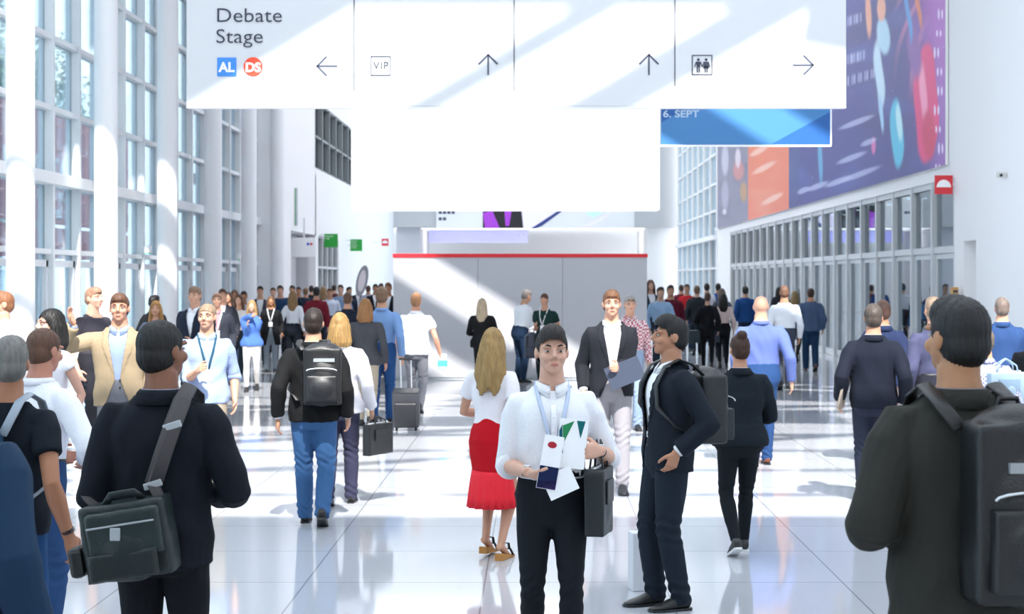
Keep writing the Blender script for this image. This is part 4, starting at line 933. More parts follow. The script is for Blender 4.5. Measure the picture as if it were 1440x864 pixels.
def lace_mat():
    m = mat('red_lace', hexc('e01227'), .7)
    if 'lace' in m: return m
    m['lace'] = 1; n = m.node_tree.nodes; l = m.node_tree.links; t = n.new('ShaderNodeTexCoord'); v = n.new('ShaderNodeTexVoronoi'); v.inputs['Scale'].default_value = 55
    r = n.new('ShaderNodeValToRGB'); r.color_ramp.elements[0].position = .12; r.color_ramp.elements[0].color = (.15, .15, .15, 1); r.color_ramp.elements[1].position = .2
    l.new(t.outputs['Object'], v.inputs['Vector']); l.new(v.outputs['Distance'], r.inputs[0]); l.new(r.outputs[0], n['Principled BSDF'].inputs['Alpha']); return m
def cork_mat(): return mat('cork', hexc('b07a3c'), .8, bump=.3, bscale=200, var=.4)
def watch(p, i, m=None, band='1a1512', r=.031):
    """a wristband child on arm i (0 right, 1 left)"""
    W, E1 = p['wl'][i], p['elb'][i]; d = (E1-W).normalized(); c = W+d*.028
    rr = r*p['h']/1.8*(.95)
    o = obj('wristwatch', G().tube([c-d*.010, c-d*.006, c+d*.006, c+d*.010], [rr*.96, rr, rr, rr*.96], N=24), leather(band), p['root'], True)
    q = Vector((0, 0, 1))-d*d.z; q.normalize(); obj('watch_face', G().tube([c+q*(rr-.002), c+q*(rr+.006)], [.017, .016], N=20), METAL, o, True)
# ------------------------------------------------------------------ carried things
def soft(name, g, m, parent, vox=.012, smooth=5, fold=.002, **k):
    v, n, q = fuse(g, vox, smooth)
    if fold: v = folds(v, n, fold, 22, len(v) % 97)
    return link(name, build(name, v, q), m, parent, **k)
def rounded(g, c, d, rot=None): return g.box(c, d, rot)
def at_M(o, M): o.matrix_world = M; return o
def backpack(p, label, col='14161a', col2='2a2e34', w_=.165, hh=.27, dp=.085, zc=.69, xo=0, strap=None, both=True, detail=True, tilt=0):
    """worn on the back of figure p; sizes in fractions of the figure's height"""
    h = p['h']; t = empty('backpack', p['M'].to_translation()); t.matrix_world = p['M']; setp(t, label, 'backpack')
    L = p['ltp']; yb = .078+(.012)
    rt = Matrix.Rotation(tilt, 3, 'Y')
    g = G().box(L(xo, yb+dp/2, zc)*h/h, (w_*h, dp*h, hh*h*.92), rt).ell(L(xo, yb+dp/2, zc+hh*.40), (w_*.50*h, dp*.5*h, hh*.16*h)).ell(L(xo, yb+dp*.75, zc-.02), (w_*.46*h, dp*.5*h, hh*.42*h))
    body = soft('pack_body', g, leather(col), t, .011, 14, .004)
    pk = G().box(L(xo, yb+dp*1.12, zc-.052), (w_*.80*h, dp*.42*h, hh*.42*h), rt).ell(L(xo, yb+dp*1.2, zc-.05), (w_*.36*h, dp*.28*h, hh*.2*h)); pkt = soft('front_pocket', pk, leather(col2), t, .010, 6, .003)
    obj('zip', G().tube([L(xo+w_*.40*math.cos(a_), yb+dp*1.30, zc+.028+.012*math.sin(a_)) for a_ in np.linspace(0, math.pi, 9)], [.004]*9, N=6), METAL, pkt, True)
    obj('grab_handle', G().tube([L(xo-.02, yb+.01, zc+hh*.50), L(xo-.015, yb+.01, zc+hh*.57), L(xo+.015, yb+.01, zc+hh*.57), L(xo+.02, yb+.01, zc+hh*.50)], [.009]*4, N=8), leather(col), t, True)
    if detail:
        obj('reflective_band', G().box(L(xo-.01, yb+dp*1.06, zc+.075), (w_*.55*h, .012*h, .016*h), rt), mat('band_grey', (.28, .30, .31), .4), t)
    for sg in ((-1, 1) if both else ((1,) if xo >= 0 else (-1,))):
        x_ = sg*.058*p['wd']
        obj('strap', G().tube([L(x_+xo*.5, yb+.02, zc+hh*.42), L(x_, .056, .842), L(x_, .008, .858), L(x_*1.05, -.044, .836), L(x_*1.15, -.078, .77), L(x_*1.35, -.076, .70), L(x_*(1.75 if 'olive' not in label else 1.45), -.02, .63), L(x_*1.3+xo*.4, yb+.01, zc-hh*.40)][:6 if 'olive' in label else 8],
            [(.014*h, .004*h)]*(6 if 'olive' in label else 8), N=10), leather(strap or col), t, True)
    return t
def bag_empty(name, label, cat, M): t = empty(name, (0, 0, 0)); t.matrix_world = M; return setp(t, label, cat)
def tote(name, label, loc, yaw, W, H, D, col, handle=.16, cat='handbag', zip_=True, hx=.3, round_=True, col2=None):
    M = Matrix.Translation(loc) @ Matrix.Rotation(R(yaw), 4, 'Z'); t = bag_empty(name, label, cat, M)      # origin where the handles are held
    g = G().box((0, 0, -handle-H*.5), (W, D, H))
    if round_: g.ell((0, 0, -handle-H*.55), (W*.50, D*.66, H*.46))
    soft('bag_body', g, leather(col), t, .010, 14 if round_ else 5, .003)
    for sg in (-1, 1):
        obj('handle', G().tube([(-W*hx, sg*D*.38, -handle-H*.12), (-W*hx*.85, sg*D*.25, -handle*.5), (-W*hx*.35, sg*.012, -.015), (0, sg*.010, .004), (W*hx*.35, sg*.012, -.015), (W*hx*.85, sg*D*.25, -handle*.5), (W*hx, sg*D*.38, -handle-H*.12)], [(.008, .005)]*7, N=8), leather(col2 or col), t, True)
    if zip_: obj('zip', G().tube([(-W*.42, 0, -handle+.004), (W*.42, 0, -handle+.004)], [.006, .006], N=6), METAL, t)
    obj('flap', G().box((0, -D*.56, -handle-H*.35), (W*.6, .012, H*.35)), leather(col2 or col), t, bevel=.004)
    return t
def sheet(name, label, cat, M, w_, hh, m, th=.003, shapes=()):
    t = bag_empty(name, label, cat, M); obj('cover', G().box((0, 0, 0), (w_, th, hh)), m, t)
    for pts, c_ in shapes: obj('printed_shape', G().prism(pts, 'y', -th/2-.0015, -th/2-.0002), cloth(c_) if isinstance(c_, str) else c_, t)
    return t
def phone(p, i, label, up=.02):
    hnd = p['hand'][i]; M = Matrix.Translation(hnd+Vector((0, 0, up))) @ Matrix.Rotation(R(p['yaw']), 4, 'Z') @ Matrix.Rotation(R(-35), 4, 'X')
    t = bag_empty('phone', label, 'phone', M); obj('case', G().box((0, 0, .03), (.072, .009, .148)), WHITE, t, bevel=.004); obj('screen', G().box((0, .0052, .03), (.064, .001, .136)), BLACK, t)
    return t

# ------------------------------------------------------------------ the main figures
P = person
man = P(776, 280, 460, 4, 'person in a white rolled-sleeve shirt and slim dark trousers holding leaflets and a badge', topc='f2f3f8', bot='slim', botc='141b24', hair='quiff', hairc='241812', sk='dfae96', sleeve='roll',
        L=(.124, -.10, .667), Rr=(.072, -.128, .612), legs='stepL', lanyard='c9d6ee', wd=1.0, belt='0c0c0e', curlL=1.0, curlR=1.0, badge=False, hyaw=3, poleL=(.5, 1, -.8), poleR=(.5, 1, -.7), hdirL=(-.85, -.52, .05), hdirR=(.9, -.35, -.35), legw=1.04)
watch(man, 1); watch(man, 0, band='3a2a1c', r=.029)
M = man['M'] @ Matrix.Translation(man['ltp'](.045, -.128, .69)) @ Matrix.Rotation(R(6), 4, 'Y')
sheet('leaflet', 'white leaflet with green triangles held by the person in the white rolled-sleeve shirt', 'leaflet', M, .14, .24, WHITE, .004,
      [([(-.045, .0), (-.055, .085), (.0, .112), (-.035, .02)], '3aa66a'), ([(.012, .115), (.055, .115), (.038, .03)], '1d7d80'), ([(-.069, .06), (-.06, -.04), (-.04, -.05), (-.058, .09)], '1b6f86')])
M = man['M'] @ Matrix.Translation(man['ltp'](-.018, -.172, .645)) @ Matrix.Rotation(R(10), 4, 'Y')
sheet('badge_card', 'white visitor badge with red dot and dark lower half, against the white shirt', 'badge', M, .095, .26, WHITE, .004,
      [([(-.046, -.02), (.046, -.02), (.046, -.125), (-.046, -.125)], '1d2c5c'), ([(-.046, -.10), (.046, -.08), (.046, -.128), (-.046, -.128)], '5a4a8a'), ([(-.005+.022*math.cos(a_), .085+.016*math.sin(a_)) for a_ in np.linspace(0, 6.1, 16)], 'd23a48')])
M = man['M'] @ Matrix.Translation(man['ltp'](.010, -.166, .588)) @ Matrix.Rotation(R(-24), 4, 'Y')
sheet('paper', 'folded white paper below the badge in the right hand of the white-shirt person', 'paper', M, .15, .12, WHITE, .003)
tote('handbag', 'dark green-black leather shoulder bag hanging from the left forearm of the white-shirt person', man['M'] @ (man['ltp'](.125, -.065, .69)), 76, .25, .33, .10, '10181a', handle=.13, hx=.25)

red = P(692, 193, 463, 158, 'person with long wavy blond hair, white top and red skirt, looking at a phone', top='tee', topc='f3eef2', bot='midi', botc='e00a20', hair='wavy', hairc='b8935a', sk='d6a184', fem=True, sleeve='short',
        L=(.10, -.17, .615), Rr=(.13, -.02, .50), feet=[(-.052, .02, 0, 0), (.052, -.05, .012, 4)], heel=True, hpitch=12, curlL=.8, poleL=(.6, 1, -.3), legw=.9, collar=False, hdirL=(.2, -1, .2), hyaw=10)
phone(red, 1, 'white phone in the hand of the person in the red skirt')
t = bag_empty('hand_strap', 'thin black strap dangling below the phone of the person in red', 'strap', Matrix.Translation(red['hand'][1]))
obj('cord', G().tube([(0, 0, 0), (.02, 0, -.10), (.06, 0, -.25), (.10, 0, -.40)], [(.012, .003)]*4, N=8), leather('101010'), t); obj('clip', G().tube([(.10, 0, -.40), (.105, 0, -.43)], [.01, .008], N=8), METAL, t)

suit = P(938, 227, 447, -72, 'person in an open dark navy suit, in profile, one hand in the trouser pocket', top='openjacket', topc='18222f', bot='trousers', botc='1c2836', shoec='101012', hair='quiff', hairc='120f0e', sk='c08a6c', under='f4f4f6',
         L=(.122, -.02, .548), Rr=(.12, .04, .50), poleL=(.5, 1, .1), hdirL=(-.1, -.35, -1), feet=[(-.055, -.02, 0, 0), (.055, .03, 0, 0)], wd=1.04, hyaw=-8, hpitch=-2, belt='0a0a0a', curlL=.8, legw=1.08, lean=-.03)
backpack(suit, 'black backpack worn over the navy suit of the standing profile person', '0f1317', '171c22', w_=.17, hh=.26, dp=.10, zc=.685)
bun = P(1040, 190, 470, 188, 'person with a hair bun in a dark blazer and cropped slim trousers walking away', top='blazer', topc='17212b', bot='slim', botc='131a22', shoec='222222', hair='bun', hairc='4a2c1c', sk='cf9878', fem=True, wd=1.2,
        legs='stepR', L='waist', Rr='waist', hem=.50, legw=1.05)
nav = P(1228, 155, 428, 172, 'person in a dark navy suit carrying a beige folder under one arm, walking away', top='blazer', topc='161d2e', bot='trousers', botc='2a3246', shoec='14110f', hair='short', hairc='5a4e46', sk='c99478',
        legs='stepL', L=(.16, .0, .52), Rr=(.15, .02, .50), wd=1.08, legw=1.05)
M = nav['M'] @ Matrix.Translation(nav['ltp'](.145, .02, .565)) @ Matrix.Rotation(R(-14), 4, 'Y') @ Matrix.Rotation(R(75), 4, 'Z')
sheet('folder', 'beige folder clamped under the arm of the navy-suited walker', 'folder', M, .24, .32, cloth('b8aa9c'), .02)
coat = P(1350, 430, 421, 186, 'person in a dark olive-grey coat with short black hair, closest on the right, back turned', top='coat', topc='34342f', bot='trousers', botc='26262a', hair='short', hairc='0e0c0c', sk='b5835f',
         L=(.11, -.10, .615), Rr='hang', wd=1.04, under='9aa0b4', lean=.03, hyaw=14, legs='stand', poleL=(.45, 1, -.2))
backpack(coat, 'big black backpack with grey reflective bands on the olive-grey coat', '0b0c0e', '0e1012', w_=.165, hh=.31, dp=.09, zc=.665, xo=-.045)
mes = P(228, 345, 452, 178, 'person in a midnight blue suit with a messenger bag slung across the back', top='blazer', topc='0b1220', bot='trousers', botc='0c1018', hair='crop', hairc='120c0a', sk='8c5c44', under='b9c6de',
        L=(.10, -.11, .61), Rr=(.10, -.10, .61), poleL=(.35, 1, -.2), poleR=(.6, 1, -.1), wd=1.04, hyaw=-24, legs='stand', hem=.47)
# messenger bag across the back, hanging on the left hip as the viewer sees it
t = bag_empty('messenger_bag', 'dark green-black messenger bag with a wide striped strap across the midnight blue suit', 'bag', mes['M'])
L_ = mes['ltp']; rt = Matrix.Rotation(R(9), 3, 'Y')
cb = L_(.034, .125, .545); bw_, bh_, bd_ = .345, .30, .13
g = G().box(cb, (bw_, bd_, bh_), rt).ell(cb+Vector((0, .02, -.03)), (bw_*.47, bd_*.6, bh_*.46)); soft('bag_body', g, leather('14201f'), t, .010, 6, .004)
fl = soft('front_flap', G().box(cb+Vector((.0, bd_*.55, .03)), (bw_*.86, .035, bh_*.62), rt), leather('1a2827'), t, .009, 4, .003)
soft('front_pocket', G().box(cb+Vector((.0, bd_*.56, -.09)), (bw_*.80, .05, bh_*.36), rt), leather('121c1b'), t, .009, 4, .003)
obj('zip', G().tube([cb+Vector((.145, bd_*.72, .045)), cb+Vector((-.12, bd_*.72, .088))], [.004]*2, N=6), GREYM, fl)
obj('buckle', G().box(cb+Vector((.03, bd_*.72, .03)), (.04, .012, .05)), GREYM, fl, bevel=.004)
obj('side_pouch', G().box(cb+Vector((.195, .02, -.09)), (.06, .10, .12), rt), leather('0e1413'), t, bevel=.02)
obj('top_handle', G().tube([cb+Vector((.09, .03, .13)), cb+Vector((.06, .05, .175)), cb+Vector((-.03, .05, .19)), cb+Vector((-.06, .03, .16))], [(.016, .006)]*4, N=8), leather('14201f'), t, True)
stp = [cb+Vector((-.13, .02, .145)), L_(-.008, .098, .655), L_(-.030, .103, .72), L_(-.048, .092, .78), L_(-.062, .062, .835), L_(-.068, .02, .862), L_(-.066, -.05, .842), L_(-.055, -.11, .77), L_(.0, -.115, .68), L_(.09, -.10, .58), cb+Vector((.19, -.04, .14))]
stm = mat('strap_web', (.065, .058, .06), .7, bump=.6, bscale=300)
obj('strap', G().tube(stp, [(.020, .004), (.026, .004)]+[(.032, .0045)]*5+[(.03, .004)]*4, N=10, side=(1, 0, 0)), stm, t, True)
for q in (1, 3): obj('strap_buckle', G().box(stp[q]+Vector((0, .006, 0)), (.075, .012, .028), Matrix.Rotation(R(18), 3, 'Y')), GREYM, t, bevel=.004)
obj('strap_pad', G().tube(stp[1:5], [(.036, .008)]*4, N=10), mat('strap_pad', (.05, .045, .047), .8), t, True)

lf = P(10, 310, 476, 168, 'grey-haired person in a dark navy short-sleeved shirt with a bare arm and wristband', top='tee', topc='101b28', bot='jeans', botc='23558c', hair='short', hairc='86847f', sk='b27b5c', sleeve='short', tuck=False, hem=.50,
        L='hang', Rr=(.18, .02, .50), wd=1.05, curlR=.6, lean=.04, hyaw=20)
watch(lf, 0, band='2a120c')
backpack(lf, 'pale grey strapped backpack on the grey-haired person at the edge', '2b4a66', '33546e', w_=.15, hh=.24, dp=.07, zc=.66, xo=.03, strap='8f9aa6', detail=False)
P(-86, 440, 478, 176, 'person in a dark denim-blue coat at the edge, only a shoulder and side in view', top='coat', topc='1b3a58', bot='trousers', botc='14202e', hair='short', hairc='5b4a3c', sk='b98563', L=(.15, 0, .52), Rr=(.165, .02, .50), wd=1.15)
P(47, 262, 463, 156, 'brown-haired person in a white shirt leaning forward behind the grey-haired one', top='shirt', topc='f1f2fa', bot='jeans', botc='34588c', hair='crop', hairc='6e4c38', sk='c78a72', L='waist', Rr=(.11, -.09, .60), lean=.10, hpitch=10, wd=1.05, legs='stand', poleR=(1, .7, -.1))
P(71, 178, 436, -38, 'person with a dark bob in a white blouse standing near the glass wall', top='blouse', topc='f4f2f8', bot='slim', botc='2b3140', hair='bob', hairc='17120f', sk='d9a690', fem=True, sleeve='cap', hyaw=-8, L='hang', Rr='hold', wd=1.1)
P(168, 156, 413, 8, 'person in a beige blazer and pale blue shirt raising a pointing hand', top='openjacket', topc='b8a384', bot='trousers', botc='7d7f88', shoec='2a211a', hair='short', hairc='6a4630', sk='d79c80', under='9fb2dc',
  Rr=(.180, -.13, .865), L='hang', poleR=(1, .2, -1), curlR=.5, hdirR=(-.35, -.2, .9), legs='stepR', wd=1.1, legw=1.0)
P(291, 151, 428, 14, 'person in a light blue rolled-sleeve shirt with a dark lanyard, facing the hall entrance', top='shirt', topc=checked('b4c6ec', 'a3b8e4', 90), bot='trousers', botc='b7ab98', hair='crop', hairc='a58a70', sk='d8a488', sleeve='roll', lanyard='2c5b72', hyaw=-18, L='hang', Rr='hold', wd=1.04, tuck=False, hem=.49)
jn = P(441, 170, 434, 184, 'person in a black blazer and blue jeans with a black backpack walking away', top='blazer', topc='141416', bot='jeans', botc='4a77ad', shoec='1c1c1e', hair='short', hairc='2a1a12', sk='cf9a7c', legs='stepL', L=(.155, .03, .50), Rr='bag', wd=1.08, legw=1.12)
backpack(jn, 'shiny black backpack on the black blazer of the person in blue jeans', '101012', '18181b', w_=.17, hh=.28, dp=.09, zc=.70, xo=-.05)
wg = P(478, 156, 440, 178, 'blond person in a pale grey jacket and dark violet-grey trousers beside the blue jeans walker', top='blazer', topc='d8d6dc', bot='trousers', botc='40405a', shoec='1c1c1e', hair='bob', hairc='b08a52', sk='d8a488', fem=True, legs='stepR', L='hang', Rr=(.15, -.02, .50), wd=1.15)
tote('briefcase', 'glossy black briefcase carried between the pale grey jacket and the beige-trousered walker', wg['hand'][0]+Vector((.05, 0, .0)), 60, .36, .28, .09, '131314', handle=.06, cat='bag', round_=False, hx=.25)
gs = P(514, 102, 420, 178, 'blond person in a loose charcoal grey shirt and beige trousers walking away', top='shirt', topc='55565c', bot='slim', botc='cdbda6', hair='bob', hairc='b07a48', sk='d39c7c', fem=True, tuck=False, hem=.49, legs='stepL', L='hang', Rr='hang', wd=1.25, legw=1.1)
lb = P(537, 100, 404, 176, 'person in a light blue shirt and blue jeans pulling a wheeled case', top='shirt', topc='8db4ea', bot='jeans', botc='2f5f9e', hair='short', hairc='8a6a50', sk='d39c7c', legs='stepR', L='hang', Rr=(.15, .04, .50), wd=1.05)
def trolley(loc, yaw, label):
    M = Matrix.Translation(loc) @ Matrix.Rotation(R(yaw), 4, 'Z') @ Matrix.Rotation(R(-16), 4, 'X'); t = bag_empty('trolley_suitcase', label, 'suitcase', M)
    soft('case_body', G().box((0, 0, .32), (.36, .22, .50)), leather('3a3a40'), t, .014, 4, .003); soft('front_pocket', G().box((0, .13, .27), (.30, .07, .34)), leather('2c2c31'), t, .012, 4, .002)
    for sg in (-1, 1):
        obj('wheel', G().tube([(sg*.13-.015, .06, .035), (sg*.13+.015, .06, .035)], [.035]*2, side=(0, 1, 0), N=16), BLACK, t); obj('handle_tube', G().tube([(sg*.07, -.10, .55), (sg*.07, -.10, .98)], [.008]*2, N=8), METAL, t)
    obj('grip', G().tube([(-.09, -.10, .98), (.09, -.10, .98)], [.015, .015], N=10), BLACK, t); obj('trim', G().box((0, .01, .565), (.34, .20, .02)), BLACK, t, bevel=.008); return t
X_, Y_ = px(572, 104); trolley((X_, Y_, .0), 180, 'dark grey wheeled suitcase with an upright handle trailing behind the light blue shirt')
wp = P(585, 92, 412, 176, 'person in a white short-sleeved polo and grey trousers walking away toward the partition', top='polo', topc='f6f6fa', bot='trousers', botc='8a8a92', hair='short', hairc='c08a60', sk='dca084', sleeve='short', legs='stepL', L='hang', Rr=(.19, -.01, .50), tuck=False, hem=.49, wd=1.1)
M = Matrix.Translation(wp['hand'][0]+Vector((.02, 0, -.06))); t = bag_empty('water_pack', 'small blue and white pack in the hand of the white polo wearer', 'pack', M); obj('carton', G().box((0, 0, 0), (.14, .08, .24)), mat('pale_blue', hexc('a9d0e6'), .4), t, bevel=.02); obj('label_band', G().box((0, 0, -.02), (.145, .085, .09)), mat('mid_blue', hexc('4c9ac8'), .4), t)
dk = P(860, 146, 408, 2, 'person in an open dark blazer and light grey trousers with a dark folder', top='openjacket', topc='24262e', bot='trousers', botc='a9a5ab', shoec='2a2a30', hair='short', hairc='9a6a48', sk='e0a88c', under='eeeef4', L=(.02, -.15, .625), Rr='hang', legs='stepL', wd=1.04, legw=.98)
M = dk['M'] @ Matrix.Translation(dk['ltp'](.05, -.17, .60)) @ Matrix.Rotation(R(-22), 4, 'Y'); sheet('document_folder', 'dark grey folder held at the waist of the open dark blazer wearer', 'folder', M, .34, .22, leather('3c4354'), .03)
bl = P(1070, 129, 415, 178, 'bald person in a bright blue shirt and blue jeans walking away behind the bun wearer', top='shirt', topc='7083c8', bot='jeans', botc='2d5288', shoec='6a3b2a', hair='bald', sk='e0ac90', legs='stepR', L='hang', Rr=(.165, .03, .50), wd=1.12)
P(1313, 146, 419, 186, 'fair-haired person in a dusty violet shirt half hidden behind the olive-grey coat', top='shirt', topc='565878', bot='trousers', botc='2c2c3a', hair='short', hairc='b79b84', sk='d8a488', L='hang', Rr='hang', wd=1.0)
P(1409, 122, 420, 170, 'grey-brown haired person in a mid-blue jacket near the bright right wall', top='blazer', topc='35568c', bot='trousers', botc='20242e', hair='short', hairc='8c7a70', sk='d8a488', L='hang', Rr='waist', wd=1.12)
ts = P(1384, 175, 462, 182, 'person in a lilac checked shirt with a pale blue bag strap beside the black-haired head', top='shirt', topc=checked('dcdcf0', '9a9ccc', 60), bot='jeans', botc='34405c', hair='short', hairc='7a6a5c', sk='d39c7c', wd=1.05)
tote('shoulder_bag', 'pale blue canvas bag on the shoulder of the lilac checked shirt', ts['tp'](-.09, .045, .85), 20, .34, .30, .10, '8fa3b4', handle=.10, col2='7d92a6')
P(1462, 160, 446, 176, 'person in a black suit at the edge beside the blue jacket', top='blazer', topc='14161c', bot='trousers', botc='16181e', hair='short', hairc='3a2c24', sk='d39c7c', L=(.05, -.1, .62), Rr='hang', wd=1.15)
P(1242, 128, 424, 174, 'brown-haired person in a dark blue jacket partly hidden behind the navy suit', top='blazer', topc='26345a', bot='trousers', botc='8a7a7c', hair='short', hairc='6a4a3c', sk='d09878', wd=.98)
P(3, 138, 411, -60, 'person in a loose white shirt by the first column near the glass wall', top='shirt', topc='f4f4f8', bot='trousers', botc='c8c2ba', hair='short', hairc='a06a48', sk='e0a88c', wd=1.15, tuck=False, hem=.49)
P(132, 118, 405, 60, 'person in a dark grey t-shirt with an orange pack strap behind the pointing one', top='tee', topc='4a4650', bot='trousers', botc='2c2c34', hair='short', hairc='b58a70', sk='e4b096', sleeve='short', wd=1.05)
P(1140, 63, 405, 178, 'balding person in a blue-grey blazer and dark blue jeans by the glass doors', top='blazer', topc='5a7196', bot='jeans', botc='1f4468', shoec='5a2c20', hair='crop', hairc='4a3226', sk='d39c7c', legs='stepL', wd=1.12, legw=1.15)
ww = P(1103, 76, 402, 176, 'person in a white shirt and slate trousers walking away beside the blue-grey blazer', top='shirt', topc='eef1f8', bot='trousers', botc='474e5e', hair='short', hairc='8a6450', sk='d39c7c', legs='stepR', wd=1.1)
P(886, 104, 416, 6, 'grey-haired person in a red checked shirt behind the dark blazer wearer', top='shirt', topc=checked('e8d8dc', 'c0404a', 40), bot='jeans', botc='9fb4d0', hair='short', hairc='b0a8a4', sk='d8a488')

# people at the partition
P(678, 77, 420, 172, 'person with light blond hair in a loose black top beside the partition', top='tee', topc='17171b', bot='slim', botc='18181c', hair='long', hairc='d9c2a2', sk='e0b098', fem=True, sleeve='long', tuck=False, hem=.47, L='waist', Rr='waist', wd=1.2)
wk = P(731, 71, 407, 128, 'grey-haired person in a white shirt and dark blue trousers leaning over a backpack', top='shirt', topc='f6f8fc', bot='trousers', botc='1a3350', hair='short', hairc='8c8480', sk='cf9a7c', lean=.20, hpitch=18, L='hold', Rr='hold', wd=1.1, belt='6a4a38')
gt = P(766, 75, 413, -20, 'person in a dark green t-shirt with a white lanyard by the partition', top='tee', topc='1a3c38', bot='slim', botc='1c2a30', hair='crop', hairc='6a4a34', sk='d8a084', fem=True, sleeve='short', lanyard='f2f2f4', Rr='hold', L='hang', hpitch=10, wd=1.15)
X_, Y_ = px(748, 73.5)
t = bag_empty('rucksack', 'grey rucksack held between the white shirt and the dark green t-shirt by the partition', 'backpack', Matrix.Translation((X_, Y_-.35, 1.0)))
soft('pack_body', G().box((0, 0, -.24), (.28, .16, .42)).ell((0, 0, -.05), (.13, .08, .10)), leather('444a5c'), t, .016, 4, 0); obj('pocket', G().box((0, -.10, -.32), (.20, .05, .20)), leather('33384a'), t, bevel=.02)
for sg in (-1, 1): obj('strap', G().tube([(sg*.08, -.09, -.02), (sg*.09, -.12, -.2), (sg*.08, -.10, -.43)], [(.018, .005)]*3, N=8), leather('20242e'), t, True)
obj('grab_loop', G().tube([(-.04, 0, .04), (-.03, 0, .10), (.03, 0, .10), (.04, 0, .04)], [.010]*4, N=8), leather('20242e'), t, True)

